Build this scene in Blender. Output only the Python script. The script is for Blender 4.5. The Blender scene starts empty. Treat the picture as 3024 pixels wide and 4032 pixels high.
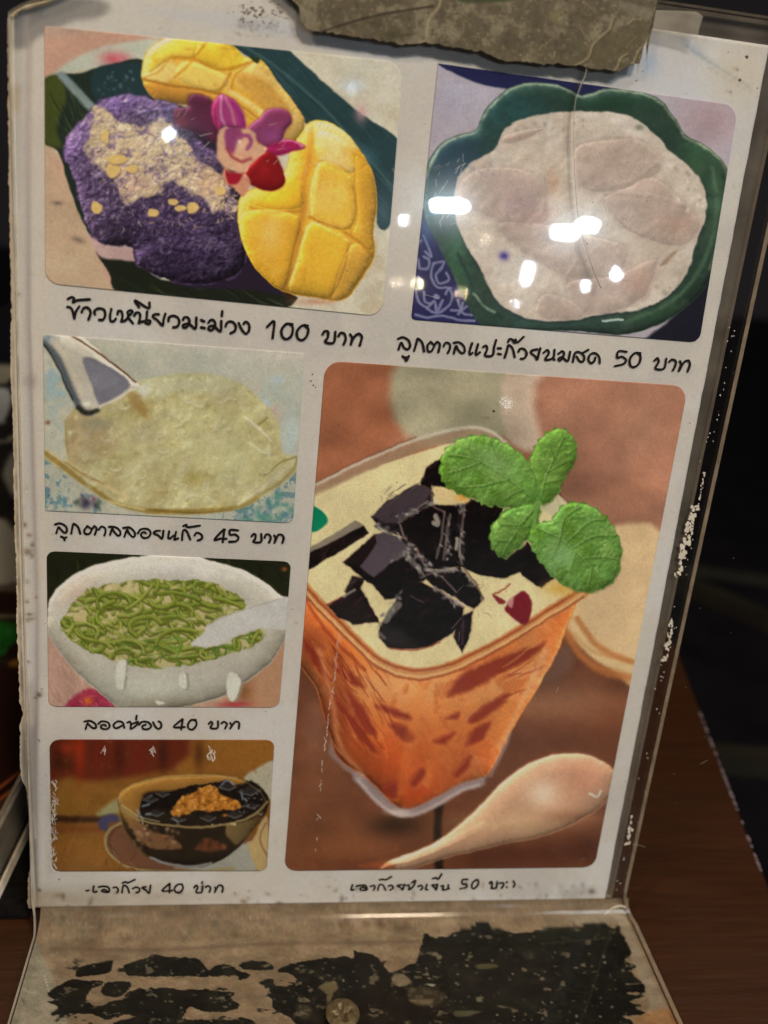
import bpy, math, random
import numpy as np
from mathutils import Vector, Matrix

scene = bpy.context.scene
rng = np.random.RandomState(7)
random.seed(7)

# ------------------------------------------------------------------ camera, world, lights
FPX = 1857.5513 * 1.8228           # focal length in photo pixels (3024 x 4032)
CX, CY = 1512.0, 2016.0
# pose of the card in the camera frame (x right, y down, z forward, millimetres)
r1 = np.array([0.98713397, 0.05359076, 0.15064712])      # along the card's rows
r2 = np.array([-0.09287642, 0.95910005, 0.26739683])    # down the card
r3 = np.cross(r1, r2)                                   # into the card
tc = np.array([-59.5202, -81.44016, 149.3267])
w = np.array([-0.0926, -0.4446, 1.0]); w = w - w.dot(r1) * r1; w /= np.linalg.norm(w)
Xw = r1; Yw = w; Zw = np.cross(Xw, Yw)
M = np.array([Xw, Yw, Zw])                              # camera frame -> world
VF = 181.0                                              # card row at the fold
fold = r2 * VF + tc
ORG = M @ fold - np.array([0, 0, 2.6])                  # table top is z = 0
MM = 0.001
def c2w(p): return (M @ p - ORG) * MM
CAMP = c2w(np.zeros(3))
cam_d = bpy.data.cameras.new("camera"); cam = bpy.data.objects.new("camera", cam_d)
scene.collection.objects.link(cam); scene.camera = cam
cam_d.sensor_fit = 'VERTICAL'; cam_d.sensor_height = 5.65; cam_d.sensor_width = 5.65 * 0.75
cam_d.lens = FPX / 4032 * 5.65
cam_d.clip_start = 0.005; cam_d.clip_end = 60
cam_d.dof.use_dof = True; cam_d.dof.focus_distance = 0.178; cam_d.dof.aperture_fstop = 1.75
cx_, cy_, cz_ = M @ np.array([1., 0, 0]), M @ np.array([0, -1., 0]), M @ np.array([0, 0, -1.])
mw = Matrix.Identity(4)
for i in range(3):
    mw[i][0], mw[i][1], mw[i][2], mw[i][3] = cx_[i], cy_[i], cz_[i], CAMP[i]
cam.matrix_world = mw

world = bpy.data.worlds.new("World"); scene.world = world; world.use_nodes = True
bg = world.node_tree.nodes['Background']
bg.inputs[0].default_value = (0.030, 0.026, 0.028, 1); bg.inputs[1].default_value = 0.35
scene.view_settings.view_transform = 'Standard'; scene.view_settings.look = 'None'
scene.view_settings.exposure = 0; scene.view_settings.gamma = 1

def area(name, loc, tgt, size, power, col):
    d = bpy.data.lights.new(name, 'AREA'); d.shape = 'DISK'; d.size = size; d.energy = power; d.color = col
    o = bpy.data.objects.new(name, d); scene.collection.objects.link(o)
    o.location = loc
    o.rotation_euler = (Vector(tgt) - Vector(loc)).to_track_quat('-Z', 'Y').to_euler()
    return o
KEY = area('warm_lamp_light', (0.33, -0.80, 1.20), (0.07, 0, 0.10), 0.18, 11.5, (1.0, 0.80, 0.58))
OVER = area('added_overhead_light', (0.26, -0.12, 1.55), (0.06, 0.02, 0.05), 0.2, 5.0, (1.0, 0.80, 0.58))  # unseen light added overhead to reach the second stand behind the card
SIDE = area('warm_side_light', (-0.75, -0.55, 1.05), (0.03, 0, 0.08), 0.16, 6.0, (1.0, 0.78, 0.56))  # unseen warm light added at the left to brighten the second stand
FILL = area('cool_lamp_light', (0.85, -0.95, 1.35), (0.07, 0, 0.12), 0.35, 11.5, (0.84, 0.92, 1.0))

# ------------------------------------------------------------------ mapping helpers
def ray(px, py):
    """world ray through photo pixel(s)"""
    px = np.asarray(px, float); py = np.asarray(py, float)
    d = np.stack([(px - CX) / FPX, (py - CY) / FPX, np.ones_like(px)], -1)
    return d @ M.T
def hit(px, py, P, N):
    d = ray(px, py); t = ((P - CAMP) @ N) / (d @ N)
    return CAMP + d * t[..., None] if np.ndim(t) else CAMP + d * t
def project(W):
    c = ((W / MM + ORG) @ M)
    return CX + FPX * c[..., 0] / c[..., 2], CY + FPX * c[..., 1] / c[..., 2]
CU, CV, CN = M @ r1, M @ r2, -(M @ r3)      # card axes in the world; CN towards the viewer
C0 = c2w(tc)
def card(u, v, h=0.0):
    u = np.asarray(u, float)[..., None]; v = np.asarray(v, float)[..., None]; h = np.asarray(h, float)[..., None]
    return C0 + (u * CU + v * CV + h * CN) * MM
def card_uv(px, py):
    W = hit(px, py, C0, CN) - C0
    return W @ CU / MM, W @ CV / MM
ZUP = np.array([0, 0, 1.0])
def table_pt(px, py, z=0.0):
    return hit(px, py, np.array([0, 0, z]), ZUP)

# ------------------------------------------------------------------ object helpers
def link(o, parent=None):
    scene.collection.objects.link(o)
    if parent is not None: o.parent = parent
    return o
def tag(o, label=None, cat=None, group=None, kind=None):
    if label: o['label'] = label
    if cat: o['category'] = cat
    if group: o['group'] = group
    if kind: o['kind'] = kind
    return o
def thing(name, label, cat, group=None, loc=(0, 0, 0)):
    o = bpy.data.objects.new(name, None); o.empty_display_size = 0.01
    o.location = loc
    link(o); tag(o, label, cat, group); return o
def mesh(name, verts, faces, mat, parent=None, smooth=False):
    me = bpy.data.meshes.new(name)
    me.from_pydata([tuple(map(float, v)) for v in verts], [], [tuple(int(i) for i in f) for f in faces])
    me.materials.append(mat); me.update()
    if smooth: me.polygons.foreach_set('use_smooth', [True] * len(me.polygons))
    o = bpy.data.objects.new(name, me); link(o, parent)
    if parent is not None: o.matrix_parent_inverse = Matrix.Translation(parent.location).inverted()
    return o
def grid_mesh(name, W, mat, parent=None, col=None, smooth=True, skirt=None):
    """W: (rows, cols, 3) world points; col (rows, cols, 3) linear colours; skirt: depth vector"""
    R, C = W.shape[:2]
    V = W.reshape(-1, 3); idx = np.arange(R * C).reshape(R, C)
    q = np.stack([idx[:-1, :-1], idx[1:, :-1], idx[1:, 1:], idx[:-1, 1:]], -1).reshape(-1, 4)
    colf = None if col is None else col.reshape(-1, 3)
    if skirt is not None:
        loop = np.concatenate([idx[0, :-1], idx[:-1, -1], idx[-1, :0:-1], idx[:0:-1, 0]])
        n0 = len(V); V = np.concatenate([V, V[loop] + skirt]); m = len(loop)
        k = np.arange(m); k2 = (k + 1) % m
        q = np.concatenate([q, np.stack([loop[k], loop[k2], n0 + k2, n0 + k], -1)])
        if colf is not None: colf = np.concatenate([colf, colf[loop]])
    me = bpy.data.meshes.new(name)
    me.vertices.add(len(V)); me.vertices.foreach_set('co', V.astype(np.float32).ravel())
    me.loops.add(q.size); me.loops.foreach_set('vertex_index', q.astype(np.int32).ravel())
    me.polygons.add(len(q)); me.polygons.foreach_set('loop_start', np.arange(0, q.size, 4, dtype=np.int32))
    me.polygons.foreach_set('loop_total', np.full(len(q), 4, np.int32))
    me.update(calc_edges=True)
    if smooth: me.polygons.foreach_set('use_smooth', np.ones(len(q), bool))
    if colf is not None:
        a = me.color_attributes.new('Col', 'FLOAT_COLOR', 'POINT')
        a.data.foreach_set('color', np.concatenate([colf, np.ones((len(colf), 1))], 1).astype(np.float32).ravel())
    me.materials.append(mat)
    o = bpy.data.objects.new(name, me); link(o, parent)
    if parent is not None: o.matrix_parent_inverse = Matrix.Translation(parent.location).inverted()
    return o

# ------------------------------------------------------------------ materials
def newmat(name):
    m = bpy.data.materials.new(name); m.use_nodes = True
    nt = m.node_tree; return m, nt, nt.nodes['Principled BSDF']
def N(nt, typ, **kw):
    n = nt.nodes.new(typ)
    for k, v in kw.items(): setattr(n, k, v)
    return n
def noise_node(nt, scale, detail=6, rough=.55, coord='Object', stretch=None):
    tc_ = N(nt, 'ShaderNodeTexCoord'); mp = N(nt, 'ShaderNodeMapping'); nz = N(nt, 'ShaderNodeTexNoise')
    nt.links.new(tc_.outputs[coord], mp.inputs[0]); nt.links.new(mp.outputs[0], nz.inputs['Vector'])
    if stretch: mp.inputs['Scale'].default_value = stretch
    nz.inputs['Scale'].default_value = scale; nz.inputs['Detail'].default_value = detail; nz.inputs['Roughness'].default_value = rough
    return nz
def ramp(nt, src, stops):
    r = N(nt, 'ShaderNodeValToRGB'); cr = r.color_ramp
    while len(cr.elements) < len(stops): cr.elements.new(0.5)
    for e, (p, c) in zip(cr.elements, stops):
        e.position = p; e.color = (*c, 1) if len(c) == 3 else c
    nt.links.new(src, r.inputs[0]); return r
def bump(nt, src, bsdf, dist, strength=1.0):
    b = N(nt, 'ShaderNodeBump'); b.inputs['Distance'].default_value = dist; b.inputs['Strength'].default_value = strength
    nt.links.new(src, b.inputs['Height']); nt.links.new(b.outputs[0], bsdf.inputs['Normal']); return b

def mat_print(name, rough=0.7, spec=0.05, bscale=900, bdist=0.00002):
    m, nt, p = newmat(name)
    a = N(nt, 'ShaderNodeAttribute', attribute_name='Col')
    nz = noise_node(nt, 2500, 3)
    r = ramp(nt, nz.outputs[0], [(0.3, (.93, .93, .93)), (0.7, (1.05, 1.05, 1.05))])
    mx = N(nt, 'ShaderNodeMixRGB', blend_type='MULTIPLY'); mx.inputs[0].default_value = 1
    nt.links.new(a.outputs['Color'], mx.inputs[1]); nt.links.new(r.outputs[0], mx.inputs[2])
    nt.links.new(mx.outputs[0], p.inputs['Base Color'])
    p.inputs['Roughness'].default_value = rough; p.inputs['Specular IOR Level'].default_value = spec
    bump(nt, noise_node(nt, bscale, 4).outputs[0], p, bdist)
    return m
def mat_plain(name, c, rough=.5, spec=.4, metal=0, nscale=400, var=.25, bdist=0.00003, stretch=None):
    m, nt, p = newmat(name)
    nz = noise_node(nt, nscale, 6, stretch=stretch)
    r = ramp(nt, nz.outputs[0], [(0.25, tuple(x * (1 - var) for x in c)), (0.75, tuple(min(1, x * (1 + var)) for x in c))])
    nt.links.new(r.outputs[0], p.inputs['Base Color'])
    p.inputs['Roughness'].default_value = rough; p.inputs['Specular IOR Level'].default_value = spec; p.inputs['Metallic'].default_value = metal
    if bdist: bump(nt, nz.outputs[0], p, bdist)
    return m
def mat_acrylic(name, haze=0.02, hazecol=(.6, .58, .55), tint=(.97, .97, .96), gloss=1.0, rough=0.015, scratch=True):
    """thin clear plastic: straight-through transmission, mirror reflection by Fresnel, light surface haze"""
    m, nt, p = newmat(name); nt.nodes.remove(p); out = nt.nodes['Material Output']
    tr = N(nt, 'ShaderNodeBsdfTransparent'); tr.inputs[0].default_value = (*tint, 1)
    df = N(nt, 'ShaderNodeBsdfDiffuse'); df.inputs[0].default_value = (*hazecol, 1)
    m1 = N(nt, 'ShaderNodeMixShader')
    hz = noise_node(nt, 60, 8, .65)
    hr = N(nt, 'ShaderNodeMapRange'); hr.inputs[1].default_value = .3; hr.inputs[2].default_value = .75
    hr.inputs[3].default_value = haze * .4; hr.inputs[4].default_value = haze * 1.7
    nt.links.new(hz.outputs[0], hr.inputs[0]); nt.links.new(hr.outputs[0], m1.inputs[0])
    nt.links.new(tr.outputs[0], m1.inputs[1]); nt.links.new(df.outputs[0], m1.inputs[2])
    # reflectance 0.04 + 0.96 (1 - |cos|)^5, the same from both sides of the thin sheet
    ge = N(nt, 'ShaderNodeNewGeometry'); dt = N(nt, 'ShaderNodeVectorMath', operation='DOT_PRODUCT')
    nt.links.new(ge.outputs['Normal'], dt.inputs[0]); nt.links.new(ge.outputs['Incoming'], dt.inputs[1])
    ab = N(nt, 'ShaderNodeMath', operation='ABSOLUTE'); nt.links.new(dt.outputs['Value'], ab.inputs[0])
    om = N(nt, 'ShaderNodeMath', operation='SUBTRACT'); om.inputs[0].default_value = 1; nt.links.new(ab.outputs[0], om.inputs[1]); om.use_clamp = True
    pw = N(nt, 'ShaderNodeMath', operation='POWER'); pw.inputs[1].default_value = 5; nt.links.new(om.outputs[0], pw.inputs[0])
    fr = N(nt, 'ShaderNodeMath', operation='MULTIPLY_ADD'); fr.inputs[1].default_value = .92; fr.inputs[2].default_value = .04; nt.links.new(pw.outputs[0], fr.inputs[0])
    g = N(nt, 'ShaderNodeBsdfGlossy'); g.inputs['Roughness'].default_value = rough
    g2 = N(nt, 'ShaderNodeBsdfGlossy'); g2.inputs['Roughness'].default_value = 0.11
    gm = N(nt, 'ShaderNodeMixShader'); gm.inputs[0].default_value = .20
    nt.links.new(g.outputs[0], gm.inputs[1]); nt.links.new(g2.outputs[0], gm.inputs[2])
    mul = N(nt, 'ShaderNodeMath', operation='MULTIPLY'); mul.inputs[1].default_value = gloss
    nt.links.new(fr.outputs[0], mul.inputs[0])
    m2 = N(nt, 'ShaderNodeMixShader'); nt.links.new(mul.outputs[0], m2.inputs[0])
    nt.links.new(m1.outputs[0], m2.inputs[1]); nt.links.new(gm.outputs[0], m2.inputs[2])
    nt.links.new(m2.outputs[0], out.inputs[0])
    if scratch:
        w_ = noise_node(nt, 5, 3, .5)
        b = N(nt, 'ShaderNodeBump'); b.inputs['Distance'].default_value = 0.00025; b.inputs['Strength'].default_value = .25
        nt.links.new(w_.outputs[0], b.inputs['Height'])
        for s in (g, g2): nt.links.new(b.outputs[0], s.inputs['Normal'])
    return m
MAT_PRINT = mat_print('printed_paper')
MAT_PAPER = mat_print('paper_sheet', rough=.7, spec=.06, bscale=500, bdist=0.00004)
MAT_FILM = mat_print('adhesive_film', rough=.6, spec=.08, bscale=500, bdist=0.00010)
MAT_INK = mat_plain('black_ink', (.012, .009, .009), rough=.6, spec=.1, var=.5, nscale=2000, bdist=0)
MAT_FRONT = mat_acrylic('clear_acrylic', haze=.0016)
MAT_FOOT = mat_acrylic('scuffed_clear_acrylic', haze=.0015, gloss=.16, rough=.08)
MAT_BACK = mat_acrylic('dusty_acrylic', haze=.16, hazecol=(.42, .37, .31), gloss=.6)
MAT_EDGE = mat_plain('frosted_acrylic_edge', (.60, .54, .44), rough=.3, spec=.6, nscale=300, var=.35)
MAT_EDGE2 = mat_plain('dusty_acrylic_edge', (.30, .26, .21), rough=.35, spec=.6, nscale=300, var=.35)
MAT_BRASS = mat_plain('dirty_brass', (.10, .075, .036), rough=.5, metal=.5, nscale=900, var=.5, bdist=.00006)
MAT_DIRT = mat_plain('brown_dirt', (.07, .045, .03), rough=.9, nscale=2000, var=.6)
MAT_TORN = mat_plain('torn_card_edge', (.50, .43, .32), rough=.85, nscale=900, var=.35, bdist=.0001)

# ------------------------------------------------------------------ painter: colours for flat print, worked out per vertex
def srgb2lin(c):
    c = np.asarray(c, float) / 255.0
    return np.where(c <= .04045, c / 12.92, ((c + .055) / 1.055) ** 2.4)
def hash2(ix, iy, seed):
    h = (ix.astype(np.int64) * 374761393 + iy.astype(np.int64) * 668265263 + seed * 1442695041) & 0xffffffff
    h = ((h ^ (h >> 13)) * 1274126177) & 0xffffffff
    return ((h ^ (h >> 16)) & 0xffff) / 65535.0
def vnoise(x, y, s, seed=0):
    x = x / s; y = y / s; ix = np.floor(x); iy = np.floor(y); fx = x - ix; fy = y - iy
    fx = fx * fx * (3 - 2 * fx); fy = fy * fy * (3 - 2 * fy)
    a = hash2(ix, iy, seed); b = hash2(ix + 1, iy, seed); c = hash2(ix, iy + 1, seed); d = hash2(ix + 1, iy + 1, seed)
    return (a * (1 - fx) + b * fx) * (1 - fy) + (c * (1 - fx) + d * fx) * fy
def fbm(x, y, s, seed=0, o=4):
    r = 0; a = 1; t = 0
    for i in range(o):
        r = r + a * vnoise(x + 31 * i, y - 17 * i, s / 2 ** i, seed + i); t += a; a *= .55
    return r / t
def smooth_closed(P, n=5):
    P = np.asarray(P, float); out = []
    m = len(P)
    for i in range(m):
        p0, p1, p2, p3 = P[i - 1], P[i], P[(i + 1) % m], P[(i + 2) % m]
        for k in range(n):
            t = k / n
            out.append(.5 * ((2 * p1) + (-p0 + p2) * t + (2 * p0 - 5 * p1 + 4 * p2 - p3) * t * t + (-p0 + 3 * p1 - 3 * p2 + p3) * t ** 3))
    return np.array(out)
def smooth_open(P, n=6):
    P = np.asarray(P, float)
    if len(P) < 3: return P
    Q = np.vstack([2 * P[0] - P[1], P, 2 * P[-1] - P[-2]]); out = []
    for i in range(1, len(Q) - 2):
        p0, p1, p2, p3 = Q[i - 1], Q[i], Q[i + 1], Q[i + 2]
        for k in range(n):
            t = k / n
            out.append(.5 * ((2 * p1) + (-p0 + p2) * t + (2 * p0 - 5 * p1 + 4 * p2 - p3) * t * t + (-p0 + 3 * p1 - 3 * p2 + p3) * t ** 3))
    out.append(P[-1]); return np.array(out)

class Paint:
    def __init__(s, X, Y, base):
        s.sh = X.shape; s.X = X.ravel(); s.Y = Y.ravel(); s.C = np.tile(np.array(base, float), (s.X.size, 1))
        s.clip = None; s.frame(0, 0, 1)
    def frame(s, ox, oy, k): s.ox, s.oy, s.k = ox, oy, k
    def T(s, P): return np.asarray(P, float) * s.k + np.array([s.ox, s.oy])
    def box(s, P, pad):
        a = P.min(0) - pad; b = P.max(0) + pad
        return np.nonzero((s.X > a[0]) & (s.X < b[0]) & (s.Y > a[1]) & (s.Y < b[1]))[0]
    def mix(s, i, al, col):
        if s.clip is not None: al = al * s.clip[i]
        s.C[i] += (np.asarray(col, float) - s.C[i]) * al[:, None]
    def sdf(s, P, i):
        x = s.X[i]; y = s.Y[i]; best = np.full(x.size, 1e18); ins = np.zeros(x.size, bool)
        for k in range(len(P)):
            a = P[k]; b = P[(k + 1) % len(P)]; d = b - a; L = d @ d + 1e-12
            t = np.clip(((x - a[0]) * d[0] + (y - a[1]) * d[1]) / L, 0, 1)
            dd = (x - a[0] - t * d[0]) ** 2 + (y - a[1] - t * d[1]) ** 2
            np.minimum(best, dd, out=best)
            if a[1] != b[1]:
                c = ((a[1] > y) != (b[1] > y)) & (x < d[0] * (y - a[1]) / d[1] + a[0])
                ins ^= c
        r = np.sqrt(best); return np.where(ins, -r, r)
    def poly(s, P, col, soft=4, al=1.0, sm=True, rough=0, rs=20, seed=3, ret=False):
        P = s.T(P)
        if sm: P = smooth_closed(P, 4)
        i = s.box(P, soft + rough + 2)
        if not i.size: return np.zeros(s.X.size)
        d = s.sdf(P, i)
        if rough: d = d + (fbm(s.X[i], s.Y[i], rs, seed, 4) - .5) * 2 * rough
        a = np.clip(.5 - d / (2 * soft), 0, 1); a = a * a * (3 - 2 * a) * al
        if ret:
            f = np.zeros(s.X.size); f[i] = a; return f
        s.mix(i, a, col)
    def line(s, P, wd, col, soft=3, al=1.0, sm=True, taper=False):
        P = s.T(P)
        if sm: P = smooth_open(P, 5)
        wd = wd * s.k; i = s.box(P, wd + soft)
        if not i.size: return
        x = s.X[i]; y = s.Y[i]; best = np.full(x.size, 1e9); n = len(P) - 1
        for k in range(n):
            a = P[k]; d = P[k + 1] - a; L = d @ d + 1e-12
            t = np.clip(((x - a[0]) * d[0] + (y - a[1]) * d[1]) / L, 0, 1)
            dd = np.sqrt((x - a[0] - t * d[0]) ** 2 + (y - a[1] - t * d[1]) ** 2)
            if taper:
                f = (k + t) / n; dd = dd + wd / 2 * (1 - np.sqrt(np.clip(4 * f * (1 - f), 0, 1)))
            np.minimum(best, dd, out=best)
        a = np.clip(.5 - (best - wd / 2) / (2 * soft), 0, 1)
        s.mix(i, a * a * (3 - 2 * a) * al, col)
    def blob(s, c, rx, ry, col, al=1.0, ang=0):
        c = s.T(c); rx *= s.k; ry *= s.k; R = max(rx, ry) * 2.2
        i = np.nonzero((abs(s.X - c[0]) < R) & (abs(s.Y - c[1]) < R))[0]
        if not i.size: return
        ca, sa = math.cos(math.radians(ang)), math.sin(math.radians(ang))
        x = s.X[i] - c[0]; y = s.Y[i] - c[1]
        q = ((x * ca + y * sa) / rx) ** 2 + ((-x * sa + y * ca) / ry) ** 2
        s.mix(i, np.exp(-q * 1.2) * al, col)
    def tex(s, scale, cols, lo=.35, hi=.65, al=1.0, seed=1, stretch=None, o=4):
        """blend towards cols[0] at low noise and cols[1] at high noise"""
        x, y = s.X, s.Y
        if stretch:
            a, f = stretch; ca, sa = math.cos(math.radians(a)), math.sin(math.radians(a))
            x, y = (s.X * ca + s.Y * sa) / f, -s.X * sa + s.Y * ca
        n = fbm(x, y, scale, seed, o); i = np.arange(s.X.size)
        if cols[0] is not None: s.mix(i, np.clip((lo - n) / .12, 0, 1) * al, cols[0])
        if cols[1] is not None: s.mix(i, np.clip((n - hi) / .12, 0, 1) * al, cols[1])
    def speck(s, n, xr, yr, rr, cols, seed=5, al=1.0, elong=1.0):
        g = np.random.RandomState(seed)
        for _ in range(n):
            x = g.uniform(*xr); y = g.uniform(*yr); r = g.uniform(*rr)
            s.blob((x, y), r * g.uniform(1, elong), r, cols[g.randint(len(cols))], al * g.uniform(.5, 1), g.uniform(0, 180))
    def strands(s, n, xr, yr, ln, wd, cols, seed=5, al=1.0, curl=.6, ang=None):
        g = np.random.RandomState(seed)
        for _ in range(n):
            x = g.uniform(*xr); y = g.uniform(*yr); a = g.uniform(0, 2 * math.pi) if ang is None else math.radians(ang[0] + g.uniform(-1, 1) * ang[1])
            L = g.uniform(*ln); P = [(x, y)]; da = g.uniform(-curl, curl)
            for k in range(4):
                x += math.cos(a) * L / 4; y += math.sin(a) * L / 4; a += da; P.append((x, y))
            s.line(P, g.uniform(*wd), cols[g.randint(len(cols))], 2.2, al * g.uniform(.6, 1), taper=True)
    # printed shading: the camera that took each printed food picture saw rounded, wet, rough things
    def grad(s, H):
        H = H.reshape(s.sh); g1, g0 = np.gradient(H, axis=1), np.gradient(H, axis=0)
        X2, Y2 = s.X.reshape(s.sh), s.Y.reshape(s.sh)
        dx = np.maximum(np.abs(np.gradient(X2, axis=1)), .3); dy = np.maximum(np.abs(np.gradient(Y2, axis=0)), .3)
        return (g1 / dx).ravel(), (g0 / dy).ravel()
    def relief(s, H, mask, amt, L=(-.6, -.8), spec=0, lo=-.55, hi=.6, scol=(255, 250, 240)):
        gx, gy = s.grad(H); v = (gx * -L[0] + gy * -L[1]) * amt
        v = np.clip(np.where(v < 0, v * .7, v), lo, hi) * mask
        s.C *= (1 + v)[:, None]
        if spec:
            q = np.clip((v - .18) / .3, 0, 1) * spec * mask; s.C += (np.array(scol) - s.C) * q[:, None]
    def dome(s, P, width, amt, L=(-.6, -.8), spec=0, sm=True, rough=0, mask=None):
        """rounded edge shading inside an outline"""
        Q = s.T(P); Q = smooth_closed(Q, 4) if sm else Q
        i = s.box(Q, 4)
        if not i.size: return
        wS = width * s.k; H = np.zeros(s.X.size); d = -s.sdf(Q, i)
        t = np.clip(d / wS, 0, 1); H[i] = wS * np.sqrt(np.maximum(1 - (1 - t) ** 2, 0))
        m = np.zeros(s.X.size); m[i] = np.clip(d / 6, 0, 1)
        if mask is not None: m = m * mask
        s.relief(H, m, amt, L, spec)
    def field(s, scale, seed, o=4, ridged=False, stretch=None):
        x, y = s.X, s.Y
        if stretch:
            a, f = stretch; ca, sa = math.cos(math.radians(a)), math.sin(math.radians(a)); x, y = (s.X * ca + s.Y * sa) / f, -s.X * sa + s.Y * ca
        n = fbm(x, y, scale, seed, o)
        return (1 - 2 * np.abs(n - .5)) * scale if ridged else n * scale
    def mottle(s, scale, amt, seed):
        s.C *= (1 + (fbm(s.X, s.Y, scale, seed, 3) - .5) * 2 * amt)[:, None]
    WB = np.array([1.17, 1.30, 1.53])
    def linear(s, grain=.035, seed=11):
        c = srgb2lin(np.clip(s.C, 0, 255)) * s.WB
        g = np.random.RandomState(seed)
        c = c * (1 + g.normal(0, grain, (len(c), 1))) * (1 + g.normal(0, grain * .5, c.shape))
        return np.clip(c, 0.002, .92).reshape(*s.sh, 3)

def panel_grid(corners, rr, nx, ny, h=0.12):
    """grid on the card following a rounded rectangle; corners TL TR BR BL in photo pixels; rr = radii (mm) per corner"""
    uv = [np.array(card_uv(*c)) for c in corners]
    wdt = np.linalg.norm(uv[1] - uv[0]); hgt = np.linalg.norm(uv[3] - uv[0])
    t = np.linspace(0, 1, ny)
    def inset(r, d):
        d = np.clip(d, 0, r); return r - np.sqrt(np.maximum(r * r - (r - d) ** 2, 0))
    dT = t * hgt; dB = (1 - t) * hgt
    li = np.maximum(inset(rr[0], dT), inset(rr[3], dB)) / wdt
    ri = np.maximum(inset(rr[1], dT), inset(rr[2], dB)) / wdt
    s = np.linspace(0, 1, nx)
    S = li[:, None] + (1 - li - ri)[:, None] * s[None]; Tm = np.repeat(t[:, None], nx, 1)
    UV = ((1 - S) * (1 - Tm))[..., None] * uv[0] + (S * (1 - Tm))[..., None] * uv[1] + (S * Tm)[..., None] * uv[2] + ((1 - S) * Tm)[..., None] * uv[3]
    W = card(UV[..., 0], UV[..., 1], h); px, py = project(W)
    return W, px, py
D = 1.8228
RES = 1.12
def panel(corners, rr, base):
    c = np.array(corners) * D
    nx = int(max(abs(c[1][0] - c[0][0]), abs(c[2][0] - c[3][0])) / 3.9375 * RES); ny = int(max(c[3][1] - c[0][1], c[2][1] - c[1][1]) / 3.9375 * RES)
    W, px, py = panel_grid([tuple(x) for x in c], rr, nx, ny)
    # outlines in a photograph are never drawn curves: let them wander a little
    wx = (fbm(px, py, 46, 301, 3) - .5) * 8 + (fbm(px, py, 13, 303, 2) - .5) * 3
    wy = (fbm(px, py, 46, 305, 3) - .5) * 8 + (fbm(px, py, 13, 307, 2) - .5) * 3
    return W, Paint(px + wx, py + wy, base)

# ================================================================== THE MENU CARD (printed paper inside the stand)
menu = thing('menu_card', 'worn printed dessert menu card with six food photos and Thai captions, inside the clear stand', 'menu card', loc=tuple(card(0, 180)))
PAPER = (196, 185, 170)

def finish(name, W, pt, label, mat=None, parent=menu, grain=.045, seed=11, skirt=True):
    if name == 'printed_photo':      # the snap of colour ink gives a printed photograph
        m_ = pt.C.mean(1)[:, None]; pt.C = m_ + (pt.C - m_) * .98; pt.C = (pt.C - 120) * 1.09 + 119
    if name == 'printed_photo': pt.mottle(90, .07, seed + 50); pt.mottle(18, .03, seed + 60); pt.mottle(7, .03, seed + 70)
    o = grid_mesh(name, W, mat or MAT_PRINT, parent, pt.linear(grain, seed), skirt=(-CN * 0.10 * MM) if skirt else None)
    if label: o['label'] = label
    return o

# ---- photo 1: mango with purple sticky rice
W, p = panel([(96, 56), (871, 135), (827, 684), (98, 612)], (0.6, 3.2, 3.2, 2.6), (198, 188, 164))
p.frame(0, 0, .9644)
p.tex(120, ((185, 165, 135), (205, 197, 178)), .45, .55, .6)
p.poly([(160, 90), (650, 150), (560, 185), (400, 245), (250, 300), (160, 360)], (186, 146, 124), 22)
p.poly([(160, 60), (420, 120), (300, 140), (160, 150)], (176, 150, 130), 18, .7)
p.poly([(205, 310), (300, 240), (420, 192), (560, 168), (650, 160), (640, 260), (400, 280), (250, 300)], (184, 184, 164), 12)
p.blob((465, 240), 60, 32, (196, 98, 104)); p.blob((495, 235), 30, 16, (205, 120, 125), .6)
p.poly([(160, 560), (300, 780), (380, 960), (500, 1190), (300, 1170), (160, 1150)], (188, 160, 130), 18)
p.blob((260, 680), 70, 80, (192, 152, 128), .8); p.blob((320, 980), 30, 14, (120, 100, 90), .8, 20); p.blob((235, 828), 22, 10, (110, 95, 80), .8)
p.blob((260, 1080), 120, 60, (196, 172, 142), .7)
p.poly([(380, 960), (470, 1010), (500, 1190), (440, 1150)], (190, 150, 130), 10)
# leaves
p.poly([(170, 345), (240, 302), (330, 296), (450, 262), (590, 250), (660, 420), (720, 460), (560, 430), (420, 470), (330, 560), (340, 800), (380, 970), (320, 870), (275, 740), (235, 620), (170, 560)], (40, 50, 42), 4)
p.poly([(380, 290), (580, 255), (610, 330), (610, 400), (420, 440)], (42, 60, 62), 10)
p.poly([(170, 350), (240, 306), (270, 400), (230, 520), (250, 600), (170, 560)], (72, 80, 38), 14)
p.line([(250, 305), (310, 370), (375, 440)], 34, (128, 140, 138), 8); p.line([(330, 560), (310, 640), (260, 600)], 10, (90, 96, 60), 6)
p.strands(26, (190, 330), (340, 600), (60, 120), (3, 7), [(92, 98, 48), (30, 36, 26)], 4, .6, .1, (60, 12))
p.speck(24, (400, 560), (290, 390), (3, 7), [(110, 130, 134), (90, 110, 112)], 6, .8)
p.poly([(390, 1020), (470, 1040), (560, 1060), (700, 1150), (980, 990), (1170, 1180), (1215, 1220), (1135, 1262), (900, 1240), (500, 1200), (445, 1110)], (36, 40, 30), 5)
p.strands(40, (470, 1100), (1080, 1240), (80, 180), (3, 8), [(66, 78, 44), (24, 26, 22), (80, 90, 60)], 8, .6, .1, (28, 8))
p.poly([(905, 150), (1130, 178), (1240, 262), (1350, 360), (1480, 470), (1640, 600), (1600, 900), (1545, 925), (1530, 800), (1450, 600), (1240, 500), (1150, 350), (1040, 250)], (46, 68, 70), 4)  # teal of the veil reflected over the print is painted into the leaf
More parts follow.
